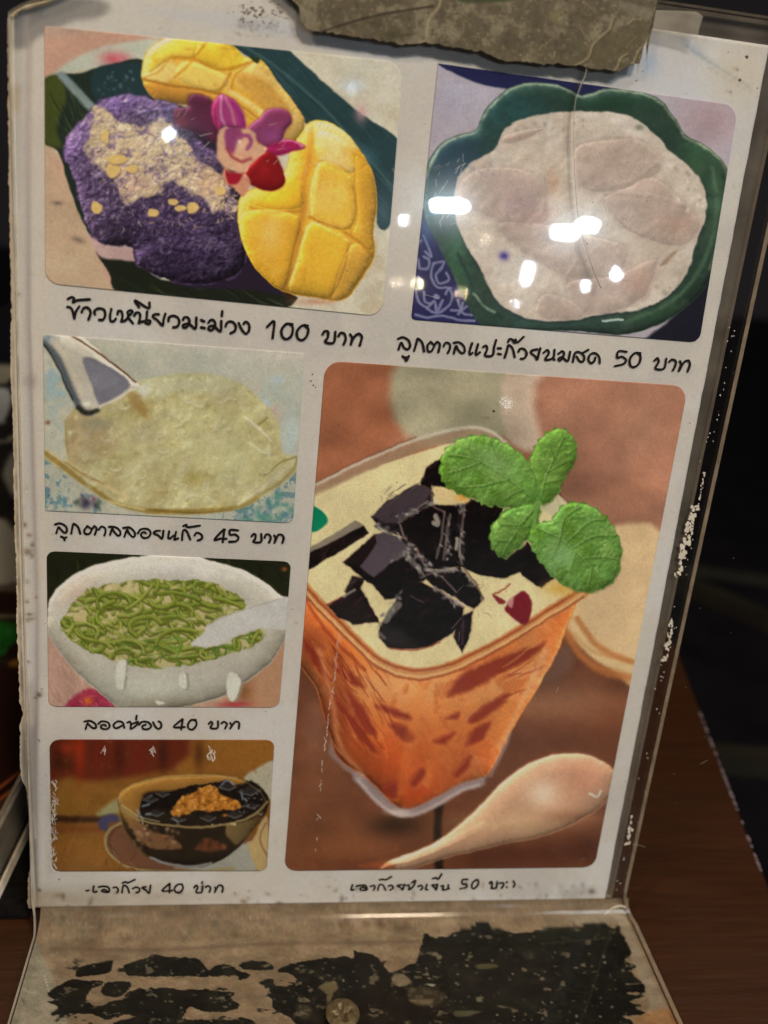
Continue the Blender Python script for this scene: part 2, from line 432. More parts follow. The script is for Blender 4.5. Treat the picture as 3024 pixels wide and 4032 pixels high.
lf = p.poly([(905, 150), (1130, 178), (1240, 262), (1350, 360), (1480, 470), (1640, 600), (1600, 900), (1545, 925), (1530, 800), (1450, 600), (1240, 500), (1150, 350), (1040, 250)], 0, 4, ret=True); p.clip = lf
p.strands(70, (1000, 1600), (150, 850), (120, 320), (3, 9), [(58, 84, 88), (34, 52, 52), (68, 98, 104)], 9, .45, .04, (45, 6)); p.clip = None
p.line([(960, 165), (1150, 290), (1350, 470), (1600, 760)], 10, (72, 100, 96), 6, .8)
p.blob((1480, 640), 60, 40, (80, 122, 134), .5); p.blob((1560, 860), 30, 60, (84, 112, 120), .5)
p.blob((1440, 350), 50, 36, (196, 206, 214), .8); p.blob((1475, 460), 26, 40, (196, 150, 150), .8)
p.poly([(620, 400), (720, 420), (900, 540), (1000, 700), (1000, 900), (1100, 1100), (1190, 1200), (1000, 1180), (700, 1150), (600, 900)], (46, 36, 50), 8)
# back mango
mg = p.poly([(578, 300), (600, 205), (680, 150), (740, 130), (850, 145), (930, 165), (1000, 232), (1062, 242), (1130, 330), (1200, 420), (1245, 510), (1200, 590), (1090, 620), (950, 540), (820, 440), (700, 425), (625, 400), (585, 340)], 0, 3, ret=True)
p.clip = mg
p.poly([(500, 50), (1300, 50), (1300, 700), (500, 700)], (214, 166, 68), 3, sm=False)
p.tex(70, ((190, 140, 60), (226, 186, 88)), .42, .6, .7, 21)
p.poly([(700, 150), (830, 165), (795, 235), (700, 240), (600, 300), (610, 205)], (222, 184, 74), 8)
p.poly([(830, 165), (955, 185), (1020, 250), (940, 292), (850, 262), (795, 232)], (222, 182, 62), 6)
p.poly([(745, 250), (840, 268), (935, 318), (890, 374), (800, 360), (712, 315)], (226, 190, 96), 6)
p.poly([(582, 310), (700, 250), (712, 318), (640, 340)], (228, 192, 112), 8)
p.poly([(585, 332), (720, 350), (880, 385), (930, 420), (900, 500), (700, 420), (625, 400)], (198, 142, 58), 8)
p.poly([(1030, 245), (1130, 330), (1240, 500), (1180, 560), (1100, 440), (960, 330)], (218, 182, 104), 8)
p.poly([(960, 310), (1090, 330), (1190, 470), (1150, 560), (1090, 480)], (196, 146, 66), 14, .8)
p.clip = None
for Q_, w_, a_ in [([(578, 300), (600, 205), (680, 150), (740, 130), (850, 145), (930, 165), (1000, 232), (1062, 242), (1130, 330), (1200, 420), (1245, 510), (1200, 590), (1090, 620), (950, 540), (820, 440), (700, 425), (625, 400), (585, 340)], 90, .30), ([(700, 150), (830, 165), (795, 235), (700, 240), (600, 300), (610, 205)], 26, .26), ([(830, 165), (955, 185), (1020, 250), (940, 292), (850, 262), (795, 232)], 26, .26), ([(745, 250), (840, 268), (935, 318), (890, 374), (800, 360), (712, 315)], 26, .26), ([(585, 332), (720, 350), (880, 385), (930, 420), (900, 500), (700, 420), (625, 400)], 40, .2), ([(935, 372), (1010, 400), (1100, 480), (1070, 520), (960, 430)], 26, .25)]:
    p.dome(Q_, w_, a_, mask=mg, spec=.25)
p.clip = mg
for L, c, wd in [([(583, 322), (700, 350), (880, 378), (950, 430)], (166, 112, 38), 12), ([(700, 235), (790, 240), (900, 285), (1045, 248)], (188, 132, 40), 12), ([(850, 165), (790, 240), (710, 318)], (196, 140, 46), 10), ([(940, 300), (895, 375)], (184, 128, 44), 12), ([(700, 232), (650, 290), (585, 318)], (200, 150, 70), 8), ([(1045, 244), (960, 310), (940, 380)], (190, 136, 50), 9)]:
    p.line(L, wd, c, 5, .85)
p.line([(935, 372), (1000, 410), (1080, 470)], 20, (228, 194, 116), 6); p.line([(925, 392), (990, 435), (1060, 486)], 8, (170, 120, 50), 4, .8)
p.tex(16, ((178, 128, 48), None), .36, .7, .35, 33)
p.clip = None
p.poly([(868, 140), (905, 152), (895, 172), (872, 158)], (40, 50, 30), 3); p.poly([(1020, 232), (1062, 240), (1048, 262)], (50, 62, 40), 3)
# purple rice mound
p.poly([(365, 955), (440, 1000), (560, 1015), (580, 1065), (480, 1062), (400, 1040)], (186, 154, 146), 7)
rm = p.poly([(372, 455), (420, 405), (520, 384), (610, 400), (735, 440), (800, 560), (900, 650), (950, 790), (985, 880), (1010, 1000), (980, 1110), (860, 1160), (700, 1150), (560, 1080), (540, 1010), (430, 1002), (360, 935), (325, 830), (300, 720), (262, 640), (275, 560), (330, 490)], 0, 5, rough=14, rs=30, ret=True)
p.clip = rm
p.poly([(200, 300), (1100, 300), (1100, 1250), (200, 1250)], (86, 70, 94), 3, sm=False)
p.blob((820, 1060), 260, 130, (50, 36, 68), 1); p.blob((700, 900), 250, 90, (70, 52, 90), .8); p.blob((300, 620), 70, 120, (108, 84, 128), .8)
p.blob((500, 430), 120, 40, (92, 74, 124), .8); p.blob((690, 480), 60, 60, (66, 58, 96), .9); p.blob((820, 580), 70, 50, (54, 38, 74), .9); p.blob((930, 780), 40, 60, (50, 36, 56), .9)
p.strands(900, (260, 1000), (390, 1160), (18, 52), (4, 9), [(54, 38, 66), (112, 92, 128), (80, 62, 98), (42, 30, 54), (132, 110, 140)], 12, .7, .9)
p.strands(330, (520, 1000), (920, 1160), (18, 48), (4, 9), [(36, 24, 50), (60, 44, 84), (46, 32, 66)], 13, .85, .9)
p.strands(260, (265, 700), (420, 1000), (26, 60), (7, 12), [(156, 134, 160), (128, 106, 140), (64, 46, 74), (50, 36, 60)], 14, .6, .85); p.strands(220, (520, 1000), (860, 1150), (26, 60), (7, 11), [(92, 76, 104), (30, 20, 38), (44, 32, 54), (110, 92, 120)], 19, .7, .8)
p.tex(60, ((60, 46, 70), (108, 90, 116)), .4, .6, .5, 35)
p.mix(np.arange(p.X.size), np.full(p.X.size, .30), (84, 70, 84))
p.relief(p.field(30, 36, 3, ridged=True), rm, .24, lo=-.5, hi=.8); p.relief(p.field(13, 38, 2, ridged=True), rm, .16, lo=-.4, hi=.7)
p.clip = None
p.dome([(372, 455), (420, 405), (520, 384), (610, 400), (735, 440), (800, 560), (900, 650), (950, 790), (985, 880), (1010, 1000), (980, 1110), (860, 1160), (700, 1150), (560, 1080), (540, 1010), (430, 1002), (360, 935), (325, 830), (300, 720), (262, 640), (275, 560), (330, 490)], 170, .42)
p.clip = rm
cr = p.poly([(392, 445), (470, 482), (560, 515), (650, 500), (700, 520), (770, 570), (800, 645), (880, 700), (975, 850), (900, 866), (800, 790), (700, 742), (620, 792), (545, 832), (480, 790), (470, 700), (395, 690), (355, 620), (372, 540)], 0, 10, rough=34, rs=42, seed=9, ret=True)
p.clip = rm * cr
p.poly([(200, 300), (1100, 300), (1100, 1250), (200, 1250)], (196, 172, 138), 3, sm=False)
p.tex(36, ((120, 98, 126), (210, 190, 156)), .40, .6, .85, 41)
p.strands(120, (360, 900), (450, 860), (26, 60), (7, 11), [(118, 96, 126), (150, 128, 140), (90, 70, 100)], 24, .6, .7); p.blob((870, 740), 80, 90, (205, 165, 130), .7); p.blob((540, 760), 70, 50, (200, 160, 140), .6)
p.strands(220, (350, 900), (450, 860), (18, 60), (3, 7), [(212, 194, 160), (168, 144, 136), (206, 184, 150)], 15, .7, .8)
p.strands(70, (350, 860), (450, 860), (14, 34), (4, 8), [(110, 86, 124), (84, 64, 100)], 16, .7, .8)
p.relief(p.field(34, 42, 4), rm * cr, .22, lo=-.4, hi=.4); p.relief(p.field(12, 44, 2, ridged=True), rm * cr, .10, lo=-.35, hi=.3)
p.clip = rm
p.strands(150, (370, 960), (640, 940), (14, 36), (3, 6), [(176, 152, 144), (150, 124, 136), (190, 168, 146)], 17, .7, .6)
p.clip = None
p.strands(70, (900, 1000), (760, 900), (18, 36), (3, 6), [(206, 180, 160), (60, 44, 60)], 18, .8, .8)
for c in [(395, 845, 24, 26), (625, 872, 28, 18), (705, 822, 26, 14), (735, 850, 26, 12), (782, 845, 24, 26), (460, 690, 28, 40), (540, 690, 22, 18), (480, 650, 40, 20), (430, 560, 20, 26), (900, 780, 26, 20)]:
    g = np.random.RandomState(c[0]); pts = [(c[0] + c[2] * math.cos(a) * g.uniform(.7, 1.2), c[1] + c[3] * math.sin(a) * g.uniform(.7, 1.2)) for a in np.arange(0, 6.2, 1.05)]
    p.poly([(x + 5, y + 7) for x, y in pts], (110, 80, 90), 4, .5); p.poly(pts, (214, 180, 112), 3)
# front mango
mg = p.poly([(1232, 540), (1255, 505), (1300, 490), (1380, 515), (1450, 585), (1515, 690), (1540, 820), (1525, 960), (1530, 1050), (1470, 1150), (1400, 1228), (1290, 1216), (1150, 1188), (1060, 1115), (1000, 1020), (970, 900), (985, 800), (1060, 760), (1160, 700), (1190, 600)], 0, 3, ret=True)
p.clip = mg
p.poly([(900, 400), (1700, 400), (1700, 1300), (900, 1300)], (220, 162, 44), 3, sm=False)
p.poly([(1292, 540), (1400, 570), (1445, 705), (1310, 655)], (228, 198, 132), 8)
p.poly([(1240, 520), (1290, 500), (1400, 520), (1460, 600), (1420, 610), (1290, 560)], (226, 200, 140), 14, .8)
p.poly([(1300, 662), (1435, 722), (1452, 895), (1400, 940), (1268, 880)], (230, 178, 62), 5)
p.poly([(1320, 740), (1420, 770), (1380, 860), (1290, 850)], (234, 190, 92), 16, .7)
p.poly([(1270, 905), (1425, 985), (1352, 1215), (1180, 1190), (1215, 1060)], (230, 174, 44), 5)
p.poly([(1000, 860), (1220, 882), (1205, 1010), (1155, 1185), (1050, 1110), (985, 980)], (222, 160, 36), 6)
p.blob((1105, 950), 60, 100, (228, 186, 104), .8, 10); p.blob((1030, 900), 40, 80, (224, 172, 60), .6)
p.poly([(1000, 760), (1160, 700), (1220, 740), (1230, 850), (1040, 840)], (226, 168, 34), 6)
p.poly([(1450, 640), (1525, 720), (1540, 850), (1520, 1020), (1440, 960), (1460, 880)], (218, 158, 42), 8)
p.poly([(1430, 1000), (1515, 1050), (1400, 1225), (1355, 1212)], (220, 162, 58), 6)
p.blob((1500, 880), 36, 120, (206, 146, 36), .7)
for L, c, wd, s_ in [([(1270, 520), (1262, 640), (1240, 760), (1235, 870), (1205, 1040), (1158, 1190)], (186, 122, 36), 26, 9), ([(1288, 530), (1296, 640), (1270, 780), (1256, 880)], (226, 178, 90), 14, 6),
                 ([(1020, 846), (1110, 866), (1230, 862)], (176, 112, 26), 12, 5), ([(1262, 886), (1350, 925), (1440, 968), (1525, 1045)], (180, 116, 26), 13, 5),
                 ([(1300, 655), (1380, 680), (1440, 715)], (206, 150, 50), 8, 5), ([(1452, 640), (1446, 760), (1455, 890), (1400, 945)], (200, 140, 34), 10, 6), ([(1428, 990), (1352, 1212)], (196, 134, 34), 10, 5),
                 ([(1268, 905), (1220, 1040), (1180, 1190)], (236, 196, 100), 9, 5), ([(1272, 900), (1425, 985)], (236, 198, 104), 8, 5), ([(1305, 668), (1272, 870)], (236, 200, 118), 8, 5)]:
    p.line(L, wd, c, s_, .85)
p.tex(60, ((206, 146, 34), (234, 184, 70)), .36, .66, .5, 43); p.tex(14, ((206, 150, 40), None), .34, .7, .25, 45)
p.clip = None
for Q_, w_, a_ in [([(1232, 540), (1255, 505), (1300, 490), (1380, 515), (1450, 585), (1515, 690), (1540, 820), (1525, 960), (1530, 1050), (1470, 1150), (1400, 1228), (1290, 1216), (1150, 1188), (1060, 1115), (1000, 1020), (970, 900), (985, 800), (1060, 760), (1160, 700), (1190, 600)], 130, .34), ([(1292, 540), (1400, 570), (1445, 705), (1310, 655)], 34, .3), ([(1300, 662), (1435, 722), (1452, 895), (1400, 940), (1268, 880)], 38, .34), ([(1270, 905), (1425, 985), (1352, 1215), (1180, 1190), (1215, 1060)], 38, .34),
                   ([(1000, 860), (1220, 882), (1205, 1010), (1155, 1185), (1050, 1110), (985, 980)], 44, .32), ([(1000, 760), (1160, 700), (1220, 740), (1230, 850), (1040, 840)], 34, .28), ([(1450, 640), (1525, 720), (1540, 850), (1520, 1020), (1440, 960), (1460, 880)], 34, .26), ([(1430, 1000), (1515, 1050), (1400, 1225), (1355, 1212)], 30, .26)]:
    p.dome(Q_, w_, a_, mask=mg, spec=.3)
p.relief(p.field(26, 47, 3, stretch=(70, 3)), mg, .06)
p.poly([(1150, 1190), (1210, 1212), (1180, 1225)], (60, 40, 30), 4); p.blob((1290, 1232), 90, 14, (190, 140, 110), .8)
p.mix(np.arange(p.X.size), mg * .28, (226, 186, 104))
# orchid
p.frame(500, 300, .4822)
p.poly([(375, 330), (405, 255), (500, 250), (495, 190), (530, 148), (620, 155), (700, 200), (730, 300), (740, 400), (730, 545), (600, 470), (480, 430), (410, 370)], (96, 42, 66), 8)
p.blob((430, 370), 60, 50, (130, 42, 64), .8); p.blob((620, 450), 80, 60, (84, 46, 74), .7); p.poly([(500, 160), (620, 158), (690, 200), (600, 300), (520, 260)], (84, 40, 58), 20, .6)
p.poly([(700, 230), (765, 150), (840, 178), (910, 240), (962, 340), (965, 440), (880, 425), (800, 420), (740, 440), (690, 330)], (160, 62, 116), 7)
p.line([(850, 200), (930, 300), (945, 420)], 40, (146, 44, 112), 14, .8)
p.line([(770, 165), (765, 300), (800, 410)], 14, (214, 160, 180), 7, .8); p.line([(800, 180), (850, 270), (880, 390)], 16, (206, 150, 150), 9, .7); p.line([(730, 230), (715, 340), (740, 430)], 22, (176, 44, 88), 9, .8)
p.poly([(985, 430), (1060, 350), (1140, 272), (1250, 258), (1332, 300), (1345, 380), (1290, 450), (1262, 545), (1140, 580), (1060, 525)], (134, 64, 98), 7)
p.blob((1180, 480), 90, 60, (140, 72, 122), .7); p.blob((1260, 320), 70, 50, (128, 56, 80), .6)
p.poly([(1130, 575), (1270, 525), (1310, 518), (1400, 540), (1455, 578), (1350, 622), (1230, 648), (1150, 640)], (160, 38, 88), 6)
p.line([(1270, 530), (1350, 530), (1440, 575)], 9, (208, 130, 170), 5, .8)
p.poly([(1140, 610), (1222, 650), (1268, 745), (1292, 870), (1210, 935), (1080, 925), (985, 860), (955, 790), (1040, 680)], (132, 28, 32), 6)
p.blob((1120, 760), 60, 60, (160, 40, 40), .6); p.blob((1150, 890), 100, 40, (116, 20, 26), .6)
p.poly([(780, 780), (810, 735), (850, 790), (960, 790), (1010, 870), (960, 980), (920, 960), (860, 900), (800, 870)], (200, 140, 110), 6)
p.poly([(805, 765), (850, 792), (945, 785), (905, 870), (860, 885), (820, 860)], (152, 30, 48), 6)
p.poly([(735, 600), (745, 460), (830, 420), (910, 470), (950, 425), (1045, 470), (1060, 540), (1145, 590), (1090, 650), (1020, 700), (960, 785), (840, 770), (740, 690)], (202, 158, 126), 7)
p.poly([(800, 440), (900, 415), (950, 500), (900, 560), (880, 630), (830, 620), (800, 560)], (138, 66, 104), 9)
p.line([(930, 490), (990, 490), (1015, 540), (985, 590)], 30, (146, 66, 110), 8); p.line([(820, 590), (860, 660), (930, 695), (1010, 670)], 22, (152, 62, 66), 8)
p.blob((930, 560), 40, 46, (216, 172, 140)); p.blob((918, 535), 16, 16, (236, 206, 190)); p.blob((955, 640), 60, 26, (206, 150, 120), .8)
for Q_, w_ in [([(375, 330), (405, 255), (500, 250), (495, 190), (530, 148), (620, 155), (700, 200), (730, 300), (740, 400), (730, 545), (600, 470), (480, 430), (410, 370)], 60), ([(700, 230), (765, 150), (840, 178), (910, 240), (962, 340), (965, 440), (880, 425), (800, 420), (740, 440), (690, 330)], 50), ([(985, 430), (1060, 350), (1140, 272), (1250, 258), (1332, 300), (1345, 380), (1290, 450), (1262, 545), (1140, 580), (1060, 525)], 60), ([(1140, 610), (1222, 650), (1268, 745), (1292, 870), (1210, 935), (1080, 925), (985, 860), (955, 790), (1040, 680)], 60), ([(1130, 575), (1310, 518), (1455, 578), (1350, 622), (1150, 640)], 30)]:
    p.dome(Q_, w_, .35, spec=.12)
finish('printed_photo', W, p, 'printed photo of purple sticky rice with yellow mango and an orchid on a banana leaf')

# ---- photo 2: palm fruit in milk in a green scalloped bowl
W, p = panel([(946, 137), (1594, 228), (1510, 740), (888, 690)], (0.1, 3.0, 2.0, .8), (170, 158, 162))
p.frame(1500, 0, .9186)
p.tex(150, ((162, 150, 158), (178, 168, 172)), .45, .55, .6)
p.blob((1420, 520), 160, 130, (166, 140, 140), .8); p.blob((330, 420), 140, 110, (168, 162, 172), .8)
p.poly([(225, 255), (560, 315), (900, 350), (1050, 400), (880, 420), (700, 400), (520, 380), (380, 345)], (40, 42, 76), 5)
p.poly([(1150, 1440), (1250, 1360), (1400, 1180), (1470, 1000), (1480, 1480), (1100, 1500)], (36, 34, 44), 8)
bl = p.poly([(120, 940), (190, 900), (240, 1000), (310, 1100), (345, 1250), (400, 1330), (460, 1420), (100, 1400)], 0, 4, ret=True)
p.clip = bl
p.poly([(0, 700), (600, 700), (600, 1600), (0, 1600)], (42, 42, 84), 3, sm=False)
c_ = (128, 126, 152)
for L in [[(160, 1110), (165, 1150), (200, 1150), (205, 1115), (185, 1100)], [(225, 1130), (270, 1120), (260, 1150), (235, 1180), (250, 1215), (290, 1200), (280, 1170)], [(225, 1130), (215, 1180), (240, 1230), (300, 1235)],
          [(150, 1240), (160, 1290), (200, 1320), (240, 1340), (290, 1310), (305, 1270), (290, 1240), (275, 1262)], [(185, 1255), (190, 1290), (215, 1300)], [(200, 1320), (230, 1290), (240, 1330), (262, 1290)], [(300, 1330), (340, 1330), (350, 1300)],
          [(150, 1350), (200, 1360), (260, 1352), (330, 1370), (400, 1375)], [(180, 1010), (200, 1050), (215, 1100), (190, 1080)], [(150, 1060), (170, 1030)], [(330, 1290), (350, 1340), (390, 1350)], [(160, 1190), (140, 1210)], [(330, 1345), (370, 1310)]]:
    p.line(L, 11, c_, 4, .9)
p.line([(235, 1270), (243, 1275)], 18, c_, 4); p.blob((200, 980), 40, 60, (60, 90, 130), .7)
p.clip = None
bo = p.poly([(183, 850), (195, 720), (235, 640), (310, 585), (400, 562), (425, 520), (450, 470), (540, 385), (640, 352), (760, 362), (860, 408), (960, 380), (1100, 392), (1200, 430), (1262, 510), (1305, 580), (1400, 630), (1470, 700), (1495, 780), (1480, 930), (1440, 1100), (1390, 1230), (1250, 1360), (1060, 1432), (850, 1420), (600, 1418), (440, 1400), (370, 1310), (310, 1180), (240, 1040), (190, 930)], 0, 4, ret=True)
p.clip = bo
p.poly([(0, 200), (1700, 200), (1700, 1600), (0, 1600)], (48, 68, 56), 3, sm=False)
p.blob((330, 720), 190, 190, (34, 62, 82), 1); p.blob((560, 480), 220, 110, (40, 78, 80), .9); p.blob((1000, 440), 200, 50, (36, 64, 48), .9)
p.blob((330, 1080), 60, 130, (62, 112, 74), .8); p.blob((1450, 900), 60, 240, (78, 106, 78), .8); p.blob((700, 1390), 300, 40, (70, 104, 92), .8); p.blob((1200, 1350), 150, 60, (60, 92, 66), .8)
p.blob((1350, 680), 60, 90, (70, 104, 70), .7); p.blob((215, 900), 50, 80, (60, 110, 130), .5)
p.tex(50, ((38, 66, 52), None), .4, .7, .4, 51)
rim = [(190, 760), (240, 650), (310, 592), (400, 565), (432, 505), (545, 390), (640, 358), (760, 366), (860, 412), (960, 384), (1100, 396), (1195, 435), (1260, 515), (1300, 585)]
p.line(rim, 13, (118, 128, 108), 6, .9); p.line([(1300, 585), (1400, 635), (1470, 705), (1490, 800), (1470, 960), (1410, 1150)], 14, (128, 136, 104), 7, .8)
p.line([(1420, 720), (1440, 900), (1380, 1130), (1250, 1290), (1050, 1380)], 16, (96, 128, 96), 9, .6)
p.line([(330, 1090), (380, 1200), (430, 1300), (520, 1360)], 14, (36, 62, 56), 8, .9); p.line([(400, 1260), (440, 1310), (490, 1340)], 12, (150, 168, 140), 5, .8)
p.clip = None
ins = [(330, 760), (400, 690), (485, 640), (530, 555), (620, 505), (760, 480), (900, 478), (1030, 488), (1120, 530), (1190, 590), (1240, 650), (1330, 725), (1390, 815), (1392, 930), (1345, 1060), (1312, 1165), (1230, 1268), (1100, 1328), (950, 1345), (800, 1375), (640, 1368), (510, 1300), (440, 1180), (370, 1060), (325, 960), (315, 850)]
p.poly([(x, y + 10) for x, y in ins], (30, 40, 46), 9, .6)
p.clip = None
OUT_ = [(183, 850), (195, 720), (235, 640), (310, 585), (400, 562), (425, 520), (450, 470), (540, 385), (640, 352), (760, 362), (860, 408), (960, 380), (1100, 392), (1200, 430), (1262, 510), (1305, 580), (1400, 630), (1470, 700), (1495, 780), (1480, 930), (1440, 1100), (1390, 1230), (1250, 1360), (1060, 1432), (850, 1420), (600, 1418), (440, 1400), (370, 1310), (310, 1180), (240, 1040), (190, 930)]
p.dome(OUT_, 60, .42, spec=.15); p.relief(p.field(90, 59, 3), bo, .07); p.clip = bo; p.tex(60, ((38, 56, 50), (76, 92, 74)), .40, .64, .35, 60); p.mix(np.arange(p.X.size), np.full(p.X.size, .18), (66, 72, 62)); p.clip = None
mi = p.poly(ins, 0, 5, rough=5, rs=40, ret=True); p.clip = mi
p.poly([(0, 200), (1700, 200), (1700, 1600), (0, 1600)], (194, 178, 160), 3, sm=False)
p.tex(90, ((186, 168, 150), (204, 192, 176)), .42, .58, .7, 53)
j = (172, 150, 136)
for P_ in [[(335, 790), (400, 730), (520, 715), (640, 740), (700, 830), (710, 950), (560, 965), (420, 910), (345, 880)], [(830, 640), (960, 600), (1110, 600), (1195, 680), (1180, 750), (1000, 820), (850, 800)],
           [(960, 850), (1060, 800), (1160, 760), (1260, 830), (1360, 940), (1350, 1010), (1270, 1055), (1100, 1010), (990, 930)], [(500, 960), (700, 960), (860, 1000), (1050, 1060), (1010, 1180), (820, 1190), (620, 1090)],
           [(800, 1210), (1000, 1180), (1180, 1110), (1140, 1250), (1020, 1330), (860, 1340)], [(520, 590), (600, 560), (700, 550), (640, 590), (540, 615)], [(700, 1260), (820, 1290), (860, 1360), (720, 1370), (660, 1330)]]:
    p.poly(P_, j, 22, .75, rough=16, rs=60); p.dome(P_, 70, .07, mask=mi, spec=.05)
p.blob((590, 860), 100, 90, (160, 136, 134), .6); p.blob((740, 780), 40, 60, (190, 150, 120), .6); p.blob((1280, 960), 90, 60, (170, 140, 122), .6); p.blob((1090, 1200), 70, 70, (180, 142, 122), .6); p.blob((690, 930), 60, 40, (180, 140, 130), .6)
for L in [[(980, 810), (1100, 770), (1190, 700)], [(1000, 830), (1180, 850), (1330, 900)], [(840, 620), (960, 590), (1120, 600)], [(830, 1060), (836, 1130), (800, 1190)], [(960, 860), (1040, 960), (1120, 1010)], [(700, 760), (700, 900), (640, 960)], [(1200, 1130), (1230, 1100), (1250, 1080)], [(520, 600), (640, 570)]]:
    p.line(L, 12, (156, 132, 118), 10, .32); p.line([(x - 6, y - 12) for x, y in L], 9, (204, 190, 174), 9, .32)
p.poly([(1195, 1140), (1240, 1090), (1270, 1075), (1225, 1130)], (150, 124, 100), 6, .8)
p.relief(p.field(90, 58, 3), mi, .06); p.speck(22, (1260, 1390), (700, 920), (6, 12), [(150, 138, 120), (220, 210, 196)], 54, .8); p.speck(20, (480, 900), (500, 560), (5, 10), [(140, 130, 120)], 55, .6); p.speck(10, (1180, 1300), (1220, 1290), (6, 12), [(150, 140, 120)], 56, .6)
p.blob((1108, 548), 22, 16, (110, 110, 96), .8); p.speck(16, (340, 480), (690, 760), (6, 12), [(140, 128, 140)], 57, .5)
p.blob((528, 1097), 24, 20, (74, 60, 130), 1.0)
p.clip = None
p.line([(950, 1375), (1035, 1370)], 9, (210, 220, 210), 4, .8)
finish('printed_photo', W, p, 'printed photo of pale fruit in milk in a green scalloped bowl')

# ---- photo 3: clear syrup dessert with metal ladle
W, p = panel([(93, 722), (657, 763), (633, 1130), (98, 1103)], (.3, .3, 1.5, .3), (178, 174, 154))
p.frame(0, 1200, .7836)
p.tex(60, ((166, 170, 156), (184, 176, 154)), .42, .56, .8, 61); p.tex(22, ((156, 166, 158), None), .34, .7, .5, 62)
p.blob((1200, 300), 400, 80, (180, 176, 160), .8); p.poly([(150, 60), (1700, 250), (1700, 330), (1100, 240), (150, 130)], PAPER, 30, .85)
p.speck(12, (1050, 1480), (300, 620), (10, 26), [(200, 150, 140), (160, 184, 196)], 63, .6, 2); p.speck(16, (230, 330), (320, 560), (10, 26), [(140, 168, 176)], 64, .6, 2)
p.blob((240, 590), 14, 12, (130, 90, 60)); p.blob((1460, 640), 50, 160, (178, 190, 184), .7)
lb = p.poly([(150, 800), (240, 760), (340, 870), (470, 960), (640, 1100), (150, 1100)], 0, 10, ret=True) + p.poly([(1500, 830), (1440, 880), (1300, 970), (1100, 1040), (1150, 1150), (1600, 1150)], 0, 10, ret=True)
p.clip = np.clip(lb, 0, 1)
p.tex(26, ((100, 132, 138), (170, 168, 148)), .47, .53, .85, 65); p.tex(16, ((78, 104, 118), None), .36, .7, .6, 66)
p.speck(46, (1180, 1500), (930, 1090), (8, 18), [(76, 126, 120), (96, 120, 138), (84, 134, 114)], 67, .85, 2); p.speck(14, (380, 520), (970, 1030), (10, 22), [(60, 60, 80), (120, 60, 90), (70, 90, 60)], 68, .8, 2)
p.clip = None
bw = p.poly([(225, 770), (232, 722), (330, 790), (325, 640), (345, 560), (420, 500), (640, 400), (900, 348), (1150, 370), (1300, 470), (1395, 590), (1418, 740), (1495, 760), (1495, 830), (1350, 950), (1200, 1022), (950, 1056), (720, 1048), (540, 985), (380, 880)], 0, 8, ret=True)
p.clip = bw
p.poly([(0, 200), (1700, 200), (1700, 1300), (0, 1300)], (180, 168, 122), 3, sm=False)
p.tex(90, ((168, 152, 106), (194, 186, 142)), .42, .56, .8, 71); p.blob((1000, 620), 420, 220, (192, 184, 134), .6); p.blob((1150, 800), 260, 160, (190, 184, 138), .6); p.blob((1000, 400), 300, 60, (192, 190, 158), .7)
p.poly([(335, 580), (430, 540), (560, 590), (595, 690), (520, 780), (400, 800), (345, 760)], (166, 146, 108), 14, .9); p.blob((450, 680), 90, 60, (176, 152, 118), .6)
p.blob((700, 520), 60, 60, (158, 136, 84), .8); p.blob((720, 650), 110, 60, (180, 168, 132), .7); p.blob((980, 870), 70, 40, (160, 142, 74), .6)
p.tex(34, ((160, 144, 90), (204, 198, 160)), .36, .64, .55, 73)
for L, c, wd in [([(228, 745), (300, 800), (380, 862), (470, 930), (560, 990), (700, 1030), (860, 1040), (1040, 1036), (1200, 1020), (1290, 975)], (142, 116, 56), 26), ([(240, 728), (330, 790), (430, 850), (540, 915), (650, 960)], (196, 176, 130), 18),
                 ([(300, 770), (400, 840), (520, 900)], (150, 120, 70), 10), ([(540, 985), (640, 1010), (720, 1030)], (196, 180, 130), 14), ([(1300, 960), (1400, 900), (1470, 830), (1495, 770)], (150, 132, 86), 16), ([(1330, 860), (1400, 800), (1490, 760)], (120, 104, 60), 8),
                 ([(1200, 1000), (1330, 910), (1440, 820)], (200, 192, 160), 14), ([(335, 540), (330, 640), (345, 760)], (150, 132, 90), 10), ([(1300, 600), (1340, 570)], (120, 116, 60), 9), ([(1230, 565), (1300, 620), (1360, 680)], (214, 208, 186), 9), ([(1240, 690), (1310, 730), (1350, 750)], (212, 206, 180), 7),
                 ([(750, 1030), (1000, 1046), (1180, 1030)], (120, 96, 40), 10)]:
    p.line(L, wd, c, 6, .8)
g = np.random.RandomState(3)
for k_ in range(70):
    a_ = g.uniform(0, 180); x_, y_ = g.uniform(380, 1380), g.uniform(400, 990); v_ = g.uniform(0, 1)
    p.blob((x_, y_), g.uniform(30, 80), g.uniform(10, 28), (204 * (1 - v_) + 166 * v_, 198 * (1 - v_) + 152 * v_, 168 * (1 - v_) + 100 * v_), g.uniform(.25, .6), a_)
p.relief(p.field(80, 75, 3), bw, .07, spec=.3); p.relief(p.field(26, 76, 2), bw, .025)
for cx0, cy0 in [(880, 590), (950, 600), (860, 910), (970, 980), (950, 470), (1000, 490), (1130, 610), (820, 680), (700, 850), (580, 810), (620, 500), (740, 420), (1160, 490), (820, 720), (1330, 820)]:
    a = g.uniform(0, 6); P_ = [(cx0 + 34 * math.cos(a + t), cy0 + 22 * math.sin(a + t)) for t in np.arange(0, g.uniform(1.5, 3.2), .5)]
    p.line(P_, 9, (212, 206, 180), 6, .6, taper=True); p.line([(x + 5, y + 10) for x, y in P_], 9, (156, 138, 90), 8, .35)
p.clip = None
